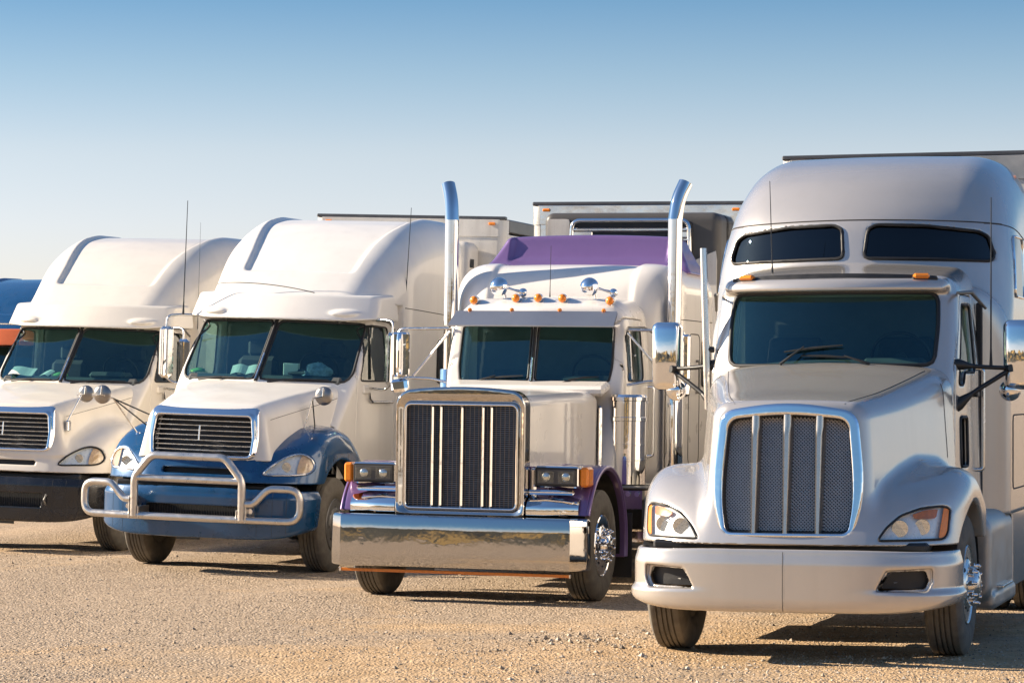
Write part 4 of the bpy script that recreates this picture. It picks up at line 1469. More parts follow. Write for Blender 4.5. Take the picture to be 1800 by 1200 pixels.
    door = rpoly([(2.64, 1.16), (3.34, 1.16), (3.34, 2.68), (2.80, 2.69), (2.68, 2.5)], .05)
    def f_shell(x, y, z):
        ax = np.abs(x)
        d0 = f_cab0(x, y, z)
        d = np.maximum(d0, -(d0 + .05))
        d = smax(d, -np.maximum(poly2(ax, z, win), y - 3.0), .018)
        d = smax(d, -np.maximum(poly2(y, z, swin), .5 - ax), .015)
        return d
    sdf_mesh('cab', lambda x, y, z: np.maximum(f_shell(x, y, z), -np.maximum(poly2(y, z, door), .5 - np.abs(x))), (-1.02, 2.35, 1.1), (1.02, 3.48, 2.96), .016, PA, T)
    box('cowl', (0, 2.42, 1.98), (1.62, .28, .10), PA, T, .03, rot=(rad(12), 0, 0))
    cs = lambda Y, Z: hit_x(f_cab0, Y, Z, 1.3, .4, 120)
    for s in (-1, 1):
        dr = sdf_mesh('door', lambda x, y, z: np.maximum(np.maximum(f_shell(x, y, z), poly2(y, z, door) + .006), .5 - s * x), (.6 if s > 0 else -1.02, 2.6, 1.14), (1.02 if s > 0 else -.6, 3.37, 2.72), .016, PA, T, sym=False)
        patch('window_pane', cs, dense(swin, 48), 'sideglass', dr, off=-.03, rings=5, mirror=s, axis='x')
        tube('window_gasket', on_surf(cs, dense(swin, 60), -.004, s, 'x'), .009, 'rubber', dr, 6, True)
        tube('vent_bar', [(s * .945, 2.88, 2.08), (s * .905, 2.90, 2.59)], .009, 'alu', dr, 6)
        box('door_handle', (s * 1.0, 3.26, 1.85), (.03, .13, .04), 'chrome', dr, .01)
        tube('grab_handle', [(s * .98, 3.40, 2.0), (s * 1.04, 3.42, 2.0), (s * 1.04, 3.42, 1.3), (s * .98, 3.40, 1.3)], .014, 'chrome', T, 8, rf=.03)
        wd = dense(win, 60)
        wp = patch('windshield_pane', ws_y, wd, 'glass', T, off=.010, rings=8, mirror=s)
        tube('windshield_gasket', on_surf(ws_y, wd, .004, s), .013, 'rubber', wp, 8, True)
    P = [(0, float(ws_y(0., z)) - .012, z) for z in (2.03, 2.3, 2.62)]
    tube('center_post', P, .020, 'rubber', T, 8)
    tube('post_trim', [(-.0, float(ws_y(0., z)) - .034, z) for z in (2.05, 2.28)], .012, 'alu', T, 6)
    interior(T, .84, 2.68, 2.03, 3.12, 1.62, 3.37, 2.72)
    # visor
    G = []
    for x in np.linspace(-1, 1, 15):
        yb = 2.40 + .05 * abs(x)
        G.append([(x * .86, yb, 2.600), (x * .858, yb + .02, 2.622), (x * .845, yb + .20, 2.735), (x * .84, yb + .215, 2.75)])
    G2 = [[(p[0], p[1] + .012, p[2] - .012) for p in r] for r in G]
    vs = MB().grid(np.array(G)).grid(np.array(G2), flip=True)
    vs.tube([(r[0][0], r[0][1] + .006, r[0][2] - .004) for r in G], .010, 6)
    vs.build('sun_visor', 'visorsteel', T)
    for x in (-.70, -.25, .25, .70):
        MB().lathe([(0, -.012), (.012, -.01), (.022, .004), (.022, .02), (0, .022)], c=(x, 2.62 + .05 * abs(x), 2.758), axis='y', seg=12).build('marker_light', 'amber', T)
    # roof bullet lamps
    rs = lambda x, y: float(np.interp(y, [2.5, 2.66, 2.85, 3.1, 3.5], [2.70, 2.755, 2.84, 2.905, 2.93])) - .05 * x * x
    for x in (-.72, -.275, -.04, .215, .71):
        y = 2.86
        z = rs(x, y) + .045
        body = MB().lathe([(.044, .0), (.047, .01), (.046, .05), (.036, .12), (.018, .20), (0, .23)], c=(x, y, z), axis='y', seg=20).build('bullet_lamp', 'chrome', T)
        MB().lathe([(0, -.028), (.018, -.025), (.034, -.014), (.042, .0), (.042, .01)], c=(x, y, z), axis='y', seg=20).build('amber_lens', 'amber', body)
        box('lamp_foot', (x, y + .07, z - .042), (.045, .13, .03), 'chrome', body, .008)
    for x in (-.50, .455):
        c = Vector((x, 3.02, 3.005))
        b = MB()
        b.lathe([(0, -.098), (.033, -.092), (.064, -.074), (.089, -.040), (.098, .0), (.089, .045), (.066, .082), (.033, .11), (.022, .12), (.0, .122)], c=tuple(c), axis='y', seg=28)
        horn = b.build('horn', 'chrome', T)
        tube('trumpet_tube', [c + Vector((.04, .05, 0)), c + Vector((.13, .10, -.03)), c + Vector((.21, .12, -.05))], [.016, .012, .02], 'chrome', horn, 8)
        MB().lathe([(0, -.046), (.03, -.036), (.044, -.012), (.046, .01), (.034, .035), (.0, .048)], c=tuple(c + Vector((.225, .10, -.055))), axis='y', seg=20).build('horn_ball', 'chrome', horn)
        tube('horn_stand', [c + Vector((.05, .04, -.06)), c + Vector((.06, .05, -.13))], .014, 'chrome', horn, 8)
    # wipers
    ww = lambda x, z, o=-.03: (x, float(ws_y(x, z)) + o, z)
    wiper(T, ww(-.60, 2.03, -.05), ww(-.38, 2.10, -.04), ww(-.52, 2.065), ww(-.08, 2.10))
    wiper(T, ww(.26, 2.01, -.06), ww(.50, 2.085, -.04), ww(.38, 2.065), ww(.68, 2.10))
    antenna(T, (.06, 2.95, 2.9), (.06, 2.97, 3.42), .004)
    # ---- sleeper
    def f_s0(x, y, z):
        ax = np.abs(x)
        d = smax(ax - 1.235 + .02 * np.clip(z - 2.6, 0, 2), z - 3.30 + .02 * x * x, .34)
        d = smax(d, 3.47 + .10 * np.clip(z - 2.6, 0, 1) - y, .55)
        d = d + .022 * (1 - sst(ax, .72, .80)) * sst(z, 2.75, 2.95)
        return np.maximum(np.maximum(d, .96 - z), y - 5.30)
    sdf_mesh('sleeper', f_s0, (-1.26, 3.4, .94), (1.26, 5.32, 3.34), .0195, PA, T)
    sx = lambda Y, Z: hit_x(f_s0, Y, Z, 1.5, .4, 120)
    for s in (-1, 1):
        sw = rpoly([(4.75, 2.02), (5.05, 2.02), (5.05, 2.50), (4.75, 2.50)], .05)
        q = patch('side_window', sx, dense(sw, 36), 'darkglass', T, off=.004, rings=4, mirror=s, axis='x')
        tube('window_gasket', on_surf(sx, dense(sw, 44), .004, s, 'x'), .012, 'rubber', q, 6, True)
        hd = rpoly([(4.15, 1.2), (4.65, 1.2), (4.65, 2.56), (4.15, 2.56)], .10)
        dd = tube('sleeper_door_seam', on_surf(sx, dense(hd, 80), 0, s, 'x'), .006, 'seam', T, 5, True)
        tube('grab_handle', [(s * 1.24, 4.48, 2.28), (s * 1.275, 4.48, 2.28), (s * 1.275, 4.48, 1.95), (s * 1.24, 4.48, 1.95)], .014, 'greymetal', dd, 8, rf=.02)
        tube('sleeper_seam', on_surf(sx, np.stack([np.linspace(3.75, 5.25, 20), np.full(20, 2.70)], 1), 0, s, 'x'), .005, 'seam', T, 5)
        # stacks
        top = fillet([(s * 1.20, 3.60, .95), (s * 1.20, 3.60, 3.72), (s * 1.22, 3.63, 3.93), (s * 1.28, 3.70, 4.10)], [0, .0, .18, 0], 8)
        stk = MB().tube(top, .074, 24, cap=False).tube([p for p in top[-4:]], .066, 24, cap=False).build('exhaust_stack', 'stack', T, sharp=70)
        tube('exhaust_mount', [(s * 1.20, 3.62, 2.35), (s * 1.0, 3.55, 2.35)], .02, 'chrome', stk, 8)
        # heat shield behind the lower stack
        MB().lathe([(.105, 1.05), (.108, 1.06), (.108, 2.15), (.105, 2.16)], c=(s * 1.20, 3.60, 0), axis='z', seg=28).build('heat_shield', 'chrome', stk)
        # west coast mirrors
        mh = box('mirror_housing', (s * 1.475, 2.80, 2.30), (.175, .075, .46), 'chrome', T, .022)
        MB().tube(fillet([(s * 1.475, 2.765, 2.09), (s * 1.475, 2.745, 2.14), (s * 1.475, 2.745, 2.46), (s * 1.475, 2.765, 2.51)], .03), .03, 10).build('spine', 'chrome', mh)
        box('mirror_glass', (s * 1.475, 2.843, 2.30), (.155, .01, .42), 'mirror', mh, .003)
        box('convex_mirror', (s * 1.475, 2.78, 1.985), (.18, .10, .135), 'chrome', T, .03, rot=(0, s * .12, 0))
        tube('mirror_bracket', [(s * .93, 2.74, 2.57), (s * 1.30, 2.78, 2.565), (s * 1.475, 2.80, 2.565), (s * 1.50, 2.80, 2.52)], .014, 'alu', T, 8, rf=.05)
        tube('mirror_bracket', [(s * .93, 2.72, 2.02), (s * 1.15, 2.76, 2.06), (s * 1.475, 2.80, 2.065)], .014, 'alu', T, 8, rf=.05)
        tube('mirror_brace', [(s * .93, 2.74, 2.54), (s * 1.34, 2.79, 2.08)], .012, 'alu', T, 8)
        tube('door_wind_deflector', [(s * .93, 2.72, 2.585), (s * 1.05, 2.95, 2.60), (s * 1.12, 3.14, 2.53)], .011, 'greymetal', T, 8)
    # purple roof fairing
    def f_fair(x, y, z):
        ax = np.abs(x)
        side = ax - (1.12 - .55 * (z - 3.26) + .12 * np.clip(.10 - (z - 3.26), 0, 1))
        fr = sp(z, [(3.1, 4.42), (3.26, 4.50), (3.34, 4.62), (3.5, 4.72), (3.62, 4.76)])
        rec = .055 * (1 - sst(ax, .84, .90)) * sst(z, 3.30, 3.40)
        d = smax(smax(side, fr + rec - y, .06), z - 3.63 + .03 * x * x, .05)
        return np.maximum(np.maximum(d, 3.2 - z), y - 5.2)
    sdf_mesh('roof_fairing', f_fair, (-1.2, 4.35, 3.18), (1.2, 5.22, 3.7), .016, 'purple', T)
    front_axle(T, .99)
    rear_end(T, 6.1, 7.4, style='drive', rail_from=.4)
    return T

TRUCK_C = build_C()
# =================================================================== trucks A, B, E: rounded conventional trucks
COLB = {}
def build_col(t, label, paint, fen, bump, guard=False, brow=None):
    loc, rot = pose(t)
    T = thing('semi_truck', label, 'truck', loc, rot, 'semi trucks parked in a row')
    def cached(key, maker, mat_):
        """the three trucks of this kind share mesh data where the paint allows it"""
        k = (key, mat_)
        if k in COLB:
            o = COLB[k].copy()
            COL.objects.link(o)
            o.parent = T
            return o
        for (kk, mm), src in COLB.items():
            if kk == key:
                o = src.copy()
                o.data = src.data.copy()
                o.data.materials.clear()
                o.data.materials.append(MT[mat_])
                COL.objects.link(o)
                o.parent = T
                COLB[k] = o
                return o
        o = maker()
        COLB[k] = o
        return o
    # ---- hood
    def nose_y(x, z):
        return .055 + .13 * (z - 1.0) + .15 * x * x
    def f_hood(x, y, z):
        ax = np.abs(x)
        hw = sp(y, [(0, .60), (.3, .635), (1.0, .79), (1.75, .945), (2.0, .97)]) + .22 * np.clip(1.9 - z, 0, .7)
        top = sp(y, [(0, 1.735), (.2, 1.80), (.8, 1.92), (1.4, 2.02), (1.8, 2.085), (2.1, 2.12)]) - .07 * x * x
        r = .14
        qx, qz = ax - hw + r, z - top + r
        d = np.hypot(np.maximum(qx, 0), np.maximum(qz, 0)) + np.minimum(np.maximum(qx, qz), 0) - r
        d = smax(d, nose_y(x, z) - y, .07)
        return np.maximum(np.maximum(d, 1.22 - z), y - sp(z, [(1.2, 1.86), (2.2, 2.0)]) + .0 * x)
    def f_fen0(x, y, z):
        ax = np.abs(x)
        ft = sp(y, [(-.1, 1.12), (.1, 1.22), (.35, 1.345), (.65, 1.485), (.95, 1.585), (1.2, 1.615), (1.45, 1.585), (1.7, 1.47), (1.9, 1.32)])
        dp = sell(ax, y - .26 * (z - .98), 1.225, .045, .62, 2.8)
        d = smax(dp, z - ft + .10 * (ax - .8), .22)
        d = smin(d, smax(smax(dp, z - 1.26, .04), ax - .66, .10), .08)
        return np.maximum(np.maximum(d, .985 - z), y - 1.92)
    hlp = smooth2([(.715, 1.085), (.90, 1.082), (1.10, 1.09), (1.165, 1.125), (1.175, 1.19), (1.125, 1.27), (1.03, 1.305), (.92, 1.275), (.80, 1.185)], 4)
    def arch(x, y, z):
        return np.maximum(np.hypot(y - 1.20, z - .50) - .73, .62 - np.abs(x))
    slot = rpoly([(-.43, 1.065), (.43, 1.065), (.43, 1.125), (-.43, 1.125)], .025)
    gin = rpoly([(-.55, 1.27), (.55, 1.27), (.565, 1.45), (.535, 1.68), (-.535, 1.68), (-.565, 1.45)], .04)
    gout = rpoly([(-.615, 1.235), (.615, 1.235), (.64, 1.45), (.61, 1.785), (-.61, 1.785), (-.64, 1.45)], .07)
    def f_fen(x, y, z):
        d = smax(f_fen0(x, y, z), -arch(x, y, z), .025)
        d = smax(d, -np.maximum(poly2(np.abs(x), z, hlp), y - .9), .015)
        d = smax(d, -np.maximum(poly2(x, z, slot), y - .3), .015)
        return np.maximum(d, -np.maximum(poly2(x, z, gin), y - .4))
    def f_all0(x, y, z):
        return smin(f_hood(x, y, z), f_fen0(x, y, z), .14)
    def f_all(x, y, z):
        d = smax(f_all0(x, y, z), -arch(x, y, z), .025)
        d = smax(d, -np.maximum(poly2(np.abs(x), z, hlp), y - .9), .015)
        d = smax(d, -np.maximum(poly2(x, z, slot), y - .3), .015)
        return np.maximum(d, -np.maximum(poly2(x, z, gin), y - .4))
    if fen != paint:
        cached('hood2', lambda: sdf_mesh('hood', lambda x, y, z: np.maximum(f_hood(x, y, z), -np.maximum(poly2(x, z, gin), y - .4)), (-1.15, .0, 1.2), (1.15, 2.02, 2.14), .0175, paint, T), paint)
        cached('fen2', lambda: sdf_mesh('fender_assembly', f_fen, (-1.25, .0, .96), (1.25, 1.95, 1.64), .0145, fen, T), fen)
        fs = f_fen0
    else:
        cached('hood1', lambda: sdf_mesh('hood', f_all, (-1.25, .0, .96), (1.25, 2.02, 2.14), .0165, paint, T), paint)
        fs = f_all0
    surf = lambda X, Z: hit_y(fs, X, Z, -.3, 2.0, 150)
    box('engine_bay', (0, 1.1, 1.02), (1.16, 1.6, .12), 'darkmetal', T, .02)
    # ---- grille
    def f_ring(x, y, z):
        g = poly2(x, z, gin)
        d = smax(poly2(x, z, gout), -g, .015)
        yy = y - nose_y(x, z)
        front = -.045 + .05 * sst(z, 1.70, 1.80) + .02 * sst(g, .03, .06)
        return smax(d, np.maximum(front - yy, yy - .10), .03)
    cached('ring', lambda: sdf_mesh('grille_surround', f_ring, (-.68, -.03, 1.2), (.68, .35, 1.83), .0105, 'chrome', T), 'chrome')
    patch('radiator', lambda X, Z: nose_y(X, Z) + .10, dense(gin, 50), 'grilledark', T, rings=4)
    for k in range(7):
        z = 1.318 + .0525 * k
        w = float(np.interp(z, [1.27, 1.45, 1.68], [.55, .565, .535])) - .012
        pts = [(x, nose_y(x, z) + .005, z) for x in np.linspace(-w, w, 9)]
        MB().tube(pts, .0085, 6).build('grille_bar', 'alu', T)
    tube('grille_divider', [(-.03, nose_y(0, z) - .008, z) for z in (1.42, 1.58)], .008, 'alu', T, 6)
    patch('lower_intake', lambda X, Z: surf(X, Z) + .06, dense(slot, 40), 'grilledark', T, rings=3)
    hx = lambda Y, Z: hit_x(f_hood, Y, Z, 1.4, .3, 120)
    for s in (-1, 1):
        ys = np.linspace(.34, 1.88, 30)
        tube('hood_crease', on_surf(hx, np.stack([ys, 1.66 + .17 * (ys - .34)], 1), -.001, s, 'x'), .003, 'seam', T, 5)
        zs = np.linspace(1.55, 2.04, 16)
    # ---- headlights
    hd = dense(hlp, 60)
    amb = smooth2([(1.04, 1.10), (1.10, 1.10), (1.155, 1.13), (1.163, 1.19), (1.115, 1.262), (1.05, 1.29)], 3)
    for s in (-1, 1):
        h = patch('headlight', lambda X, Z: surf(X, Z) + .04, hd, 'reflector', T, rings=5, mirror=s, depth=-.03)
        patch('lens', surf, hd, 'lens', h, off=.004, rings=8, mirror=s)
        patch('amber_lens', surf, dense(amb, 26), 'amberp', h, off=.012, rings=3, mirror=s)
        cx, cz = .93, 1.165
        yy = float(surf(np.array([cx]), np.array([cz]))[0])
        MB().lathe([(.052, .012), (.052, .024), (.042, .028), (.02, .036), (0, .038)], c=(s * cx, yy, cz), axis='y', seg=22).build('lamp_bowl', 'lampglass', h)
        tube('gasket', on_surf(surf, hd, -.003, s), .011, 'alu' if fen != paint else 'rubber', h, 6, True)
    # ---- bumper
    def f_b0(x, y, z):
        ax = np.abs(x)
        d = sell(ax, y, 1.235, -.03, .62, 3.2) + .05 * sst(z, .82, .94) + .5 * np.clip(.52 - z, 0, 1) ** 2
        d = smax(d, .385 + .11 * (ax / 1.2) ** 6 - z, .04)
        return smax(d, z - .94 + .02 * ax, .03)
    op = rpoly([(-.56, .565), (.56, .565), (.58, .735), (-.58, .735)], .03)
    def f_b(x, y, z):
        ax = np.abs(x)
        d = smax(f_b0(x, y, z), -(sell(ax, y, 1.235, -.03, .62, 3.2) + .07), .02)
        d = np.maximum(d, y - .60)
        d = smax(d, np.maximum(y - .60, 0) * 0 - (poly2(x, z, op)), .012) if True else d
        return np.maximum(d, (y - .42 - .25 * (z - .4)))
    cached('bumper', lambda: sdf_mesh('bumper', f_b, (-1.26, -.06, .36), (1.26, .62, .96), .0125, bump, T), bump)
    bs = lambda X, Z: hit_y(f_b0, X, Z, -.3, 1.0, 130)
    box('bumper_intake', (0, .12, .65), (1.2, .02, .20), 'grilledark', T, .004)
    for x in np.arange(-.54, .55, .036):
        pass
    mm = MB()
    for x in np.arange(-.54, .55, .03):
        mm.box((x, .09, .65), (.008, .008, .17))
    mm.build('intake_screen', 'blackpl', T, smooth=False)['kind'] = 'stuff'
    for x in (-1.0, -.86, .70, .86, 1.0):
        zz = np.linspace(.40, .90, 16)
        yy = bs(np.full(16, abs(x)), zz)
        MB().add([(x + e, y - .0012, z) for z, y in zip(zz, yy) for e in (-.0016, .0016)], [[2 * i, 2 * i + 1, 2 * i + 3, 2 * i + 2] for i in range(15)]).build('bumper_seam', 'seam', T)
    box('bumper_backing', (0, .30, .93), (2.0, .3, .08), 'blackpl', T, .02)
    box('cross_member', (0, .45, .50), (1.5, .22, .14), 'darkmetal', T, .03)
    box('oil_pan', (0, .75, .48), (.45, .5, .26), 'darkmetal', T, .06)
    for s in (-1, 1):
        tube('tow_hook', [(s * .62, .0, .60), (s * .62, -.05, .66), (s * .63, -.02, .72), (s * .64, .05, .70)], .012, 'greymetal', T, 6)
    # ---- bull bar
    if guard:
        y = -.16
        g = MB()
        lo = []
        for s in (1, -1):
            side = [(s * .655, y - .06, .775), (s * .74, y - .05, .775), (s * .90, y - .03, .945), (s * 1.165, y + .01, .945), (s * 1.235, y + .03, .88), (s * 1.235, y + .03, .67), (s * 1.165, y + .01, .605), (s * .60, y - .05, .605), (0, y - .06, .605)]
            lo.append(fillet(side, [0, .05, .06, .075, .075, .075, .075, .05, 0], 6))
        bar = MB().tube(lo[0], .039, 14).tube(lo[1], .039, 14).build('guard_bar', 'steel', T, sharp=60)
        hoop = fillet([(-.615, y - .06, .60), (-.615, y - .075, 1.02), (-.42, y - .085, 1.255), (.42, y - .085, 1.255), (.615, y - .075, 1.02), (.615, y - .06, .60)], .07, 6)
        MB().tube(hoop, .042, 14).build('guard_hoop', 'steel', bar, sharp=60)
        tube('guard_cross_bar', [(-.60, y - .075, 1.01), (.60, y - .075, 1.01)], .037, 'steel', bar, 14)
        for s in (-1, 1):
            box('guard_bracket', (s * .665, y + .06, .69), (.018, .30, .24), 'steel', bar, .008)
            box('guard_bracket', (s * .565, y + .06, .64), (.018, .30, .14), 'steel', bar, .008)
            MB().lathe([(0, -.03), (.028, -.03), (.028, .01), (.014, .015), (0, .02)], c=(s * .70, y - .0, .70), axis='y', seg=12).build('guard_bolt', 'chrome', bar)
    # ---- cab
    def ws_y(x, z):
        return 1.64 + .24 * np.sqrt(x * x + .004) + .06 * x * x + .90 * (z - 2.09)
    def f_cab0(x, y, z):
        ax = np.abs(x)
        hw = sp(y, [(1.6, 1.05), (2.1, 1.085), (3.2, 1.115)]) - .085 * np.clip(z - 2.1, 0, 1)
        d = smax(ax - hw, ws_y(x, z) - y, .07)
        d = smax(d, z - 3.02, .10)
        return np.maximum(d, np.maximum(1.0 - z, y - 3.32))
    win = rpoly([(.03, 2.085), (.97, 2.075), (1.02, 2.16), (.985, 2.745), (.03, 2.755)], .05)
    swin = rpoly([(2.10, 2.10), (3.08, 2.10), (3.10, 2.25), (3.06, 2.72), (2.52, 2.735), (2.44, 2.69)], .06)
    door = rpoly([(1.98, 1.05), (3.20, 1.05), (3.20, 2.80), (2.48, 2.82), (2.02, 2.12)], .06)
    def f_shell(x, y, z):
        ax = np.abs(x)
        d0 = f_cab0(x, y, z)
        d = np.maximum(d0, -(d0 + .055))
        d = smax(d, -np.maximum(poly2(ax, z, win), y - 2.95), .018)
        return smax(d, -np.maximum(poly2(y, z, swin), .5 - ax), .015)
    cached('cab', lambda: sdf_mesh('cab', lambda x, y, z: np.maximum(f_shell(x, y, z), -np.maximum(poly2(y, z, door), .5 - np.abs(x))), (-1.16, 1.5, .98), (1.16, 3.34, 3.04), .018, paint, T), paint)
    cs = lambda Y, Z: hit_x(f_cab0, Y, Z, 1.4, .4, 120)
    for s in (-1, 1):
        dr = cached('door%d' % s, lambda: sdf_mesh('door', lambda x, y, z: np.maximum(np.maximum(f_shell(x, y, z), poly2(y, z, door) + .006), .5 - s * x), (.6 if s > 0 else -1.16, 1.95, 1.03), (1.16 if s > 0 else -.6, 3.23, 2.85), .018, paint, T, sym=False), paint)
        patch('window_pane', cs, dense(swin, 48), 'sideglass', dr, off=-.03, rings=5, mirror=s, axis='x')
        tube('window_gasket', on_surf(cs, dense(swin, 60), -.004, s, 'x'), .011, 'rubber', dr, 6, True)
        tube('vent_bar', on_surf(cs, [(2.47, 2.12), (2.50, 2.40), (2.53, 2.71)], -.02, s, 'x'), .010, 'rubber', dr, 6)
        tube('grab_handle', on_surf(cs, [(2.33, 1.97), (2.35, 1.90), (2.45, 1.86), (3.1, 1.86)], .025, s, 'x'), .015, 'alu', dr, 8)
        box('door_vent', (s * 1.09, 2.26, 2.0), (.04, .17, .10), paint, dr, .015)
        wd = dense(win, 60)
        wp = patch('windshield_pane', ws_y, wd, 'glass', T, off=.010, rings=8, mirror=s)
        tube('windshield_gasket', on_surf(ws_y, wd, .004, s), .015, 'rubber', wp, 8, True)
        tube('wind_deflector', on_surf(cs, [(2.42, 2.76), (2.75, 2.80), (3.0, 2.78), (3.16, 2.70)], .05, s, 'x'), .013, 'greymetal', dr, 8)
    tube('center_post', [(0, float(ws_y(0., z)) - .01, z) for z in (2.07, 2.4, 2.77)], .022, 'rubber', T, 8)
    tube('post_trim', [(0, float(ws_y(0., z)) - .036, z) for z in (2.09, 2.38)], .011, 'alu', T, 6)
    interior(T, 1.0, 1.86, 2.13, 2.55, 1.66, 3.22, 2.85)
    ww = lambda x, z, o=-.03: (x, float(ws_y(x, z)) + o, z)
    wiper(T, ww(-.75, 2.06, -.05), ww(-.45, 2.10, -.04), ww(-.80, 2.085), ww(-.15, 2.10))
    wiper(T, ww(.15, 2.06, -.05), ww(.45, 2.10, -.04), ww(.12, 2.085), ww(.80, 2.10))
    # ---- roof brow over the windshield
    def brow_y(x, z):
        return 2.13 + .75 * (z - 2.77) + .19 * x * x
    def f_brow(x, y, z):
        ax = np.abs(x)
        d = smax(brow_y(x, z) - y, ax - 1.15 + .10 * (z - 2.77), .10)
        d = smax(d, z - 3.075 - .03 * sst(y, 2.5, 3.2), .04)
        d = smax(d, 2.772 - z + .02 * sst(ax, .8, 1.1), .03)
        for bx in (.80,):
            e = np.sqrt(((ax - bx) / .17) ** 2 + ((z - 2.865) / .045) ** 2 + ((y - brow_y(x, z) - .01) / .07) ** 2) - 1
            d = smin(d, e * .05, .02)
        return np.maximum(d, y - 3.2)
    cached('brow', lambda: sdf_mesh('roof_brow', f_brow, (-1.19, 2.02, 2.74), (1.19, 3.22, 3.14), .0155, brow or paint, T), brow or paint)
    # ---- sleeper with raised roof
    def f_s0(x, y, z):
        ax = np.abs(x)
        yc = y - .10 * x * x
        top = sp(yc, [(2.30, 2.90), (2.45, 3.06), (2.7, 3.25), (3.0, 3.47), (3.4, 3.735), (3.8, 3.92), (4.2, 4.035), (4.7, 4.095), (5.6, 4.105)])
        hw = sp(y, [(2.4, 1.06), (2.9, 1.10), (3.6, 1.20), (5.5, 1.225)]) - .03 * np.clip(z - 2.9, 0, 2)
        d = smax(ax - hw, (z - top) * .82, .42)
        pw = sp(y, [(2.7, .66), (3.2, .70), (4.2, .86), (5.4, .90)])
        rc = (1 - sst(ax, pw - .05, pw + .03)) * sst(y - .10 * x * x, 2.80, 2.92) * sst(z, 3.0, 3.1)
        d = d + .045 * rc
        lo = np.where(y < 3.30, 2.98, .98)
        return np.maximum(np.maximum(d, lo - z), y - 5.42)
    sl = cached('sleeper', lambda: sdf_mesh('sleeper', f_s0, (-1.25, 2.25, .95), (1.25, 5.45, 4.15), .023, paint, T), paint)
    sx = lambda Y, Z: hit_x(f_s0, Y, Z, 1.5, .4, 120)
    for s in (-1, 1):
        sw = rpoly([(4.50, 2.10), (5.05, 2.10), (5.05, 2.60), (4.50, 2.60)], .07)
        q = patch('side_window', sx, dense(sw, 36), 'darkglass', T, off=.004, rings=4, mirror=s, axis='x')
        tube('window_gasket', on_surf(sx, dense(sw, 44), .004, s, 'x'), .014, 'rubber', q, 6, True)
        ys = np.linspace(3.35, 5.35, 24)
        tube('sleeper_seam', on_surf(sx, np.stack([ys, 2.96 - .03 * (ys - 3.3)], 1), 0, s, 'x'), .005, 'seam', T, 5)
        box('side_fairing', (s * 1.16, 3.9, .78), (.06, 2.6, .40), paint, T, .02)
        MB().lathe([(0, -.7), (.28, -.7), (.30, -.67), (.30, .67), (.28, .7), (0, .7)], c=(s * .85, 2.8, .70), axis='y', seg=30).build('fuel_tank', 'dirtyalu', T, sharp=40)
        put_wheel(T, 'dark', s, 1.17, 1.22)
        MB().grid(np.array([[(s * x, 1.20 + .72 * math.cos(a), .50 + .72 * math.sin(a)) for x in (.62, 1.14)] for a in np.linspace(-.1, 3.0, 24)])).build('wheel_well_liner', 'blackpl', T)
        box('mud_flap', (s * .98, 1.98, .50), (.44, .012, .55), 'rubber', T, .004)
        # door mirror
        c = (s * 1.385, 2.30, 2.36)
        mh = box('mirror_housing', c, (.165, .09, .60), 'alu' if t == 'B' else 'chrome', T, .04)
        box('mirror_spine', (c[0] + s * .0, c[1] - .05, c[2]), (.05, .05, .56), 'chrome', mh, .018)
        box('mirror_glass', (c[0], c[1] + .048, c[2]), (.14, .01, .54), 'mirror', mh, .003)
        tube('mirror_bracket', [(s * 1.06, 2.50, 2.80), (s * 1.28, 2.40, 2.80), (s * 1.385, 2.31, 2.78), (s * 1.385, 2.30, 2.64)], .014, 'alu', T, 8, rf=.06)
        tube('mirror_bracket', [(s * 1.08, 2.40, 2.02), (s * 1.30, 2.33, 2.0), (s * 1.385, 2.30, 2.08)], .014, 'alu', T, 8, rf=.06)
        if t == 'B' and s < 0:
            antenna(T, (-1.20, 2.34, 2.80), (-1.195, 2.36, 4.12), .0075)
        elif t == 'B':
            antenna(T, (1.16, 3.36, 2.70), (1.18, 3.44, 4.14), .0065)
        elif t == 'A' and s > 0:
            antenna(T, (1.16, 3.3, 2.80), (1.155, 3.32, 4.2), .003)
    xs = np.linspace(-1.02, .35, 40)
    if t == 'B':
        ssf = lambda X, Z: hit_y(f_s0, X, Z, 2.0, 4.5, 140)
        tube('roof_seam', on_surf(ssf, np.stack([xs, 3.17 - .10 * (xs + .45) ** 2 - .04 * xs], 1), -.001), .006, 'seam', T, 5)
    def hood_mirror(c, base, feet, box_base=False):
        m_ = MB().lathe([(0, -.020), (.03, -.019), (.07, -.012), (.094, .0), (.104, .012), (.104, .02), (.0, .022)], c=c, axis='y', seg=28).build('hood_mirror', 'dullchrome', T)
        MB().lathe([(0, 0), (.098, 0), (.098, .004), (0, .004)], c=(c[0], c[1] + .022, c[2]), axis='y', seg=24).build('mirror_glass', 'mirror', m_)
        MB().tube([(c[0] - .10, c[1] - .025, c[2] - .02), (c[0] + .0, c[1] - .045, c[2]), (c[0], c[1] - .03, c[2] + .09)], .008, 6).build('mirror_clamp', 'alu', m_)
        for k, f in enumerate(feet):
            tube('mirror_leg', [base, Vector(base).lerp(Vector(f), .5), f], .008, 'blackpl' if k else 'alu', m_, 6)
            if not box_base:
                MB().lathe([(0, -.005), (.035, -.005), (.030, .012), (.014, .028), (0, .03)], c=f, axis='z', seg=14).build('leg_foot', 'chrome', m_)
        tube('mirror_leg', [base, (c[0], c[1] - .03, c[2])], .009, 'alu', m_, 6)
        if box_base:
            MB().box((feet[0][0] + .012, feet[0][1], feet[0][2] - .05), (.05, .075, .13), .012).build('leg_bracket', 'alu', m_)
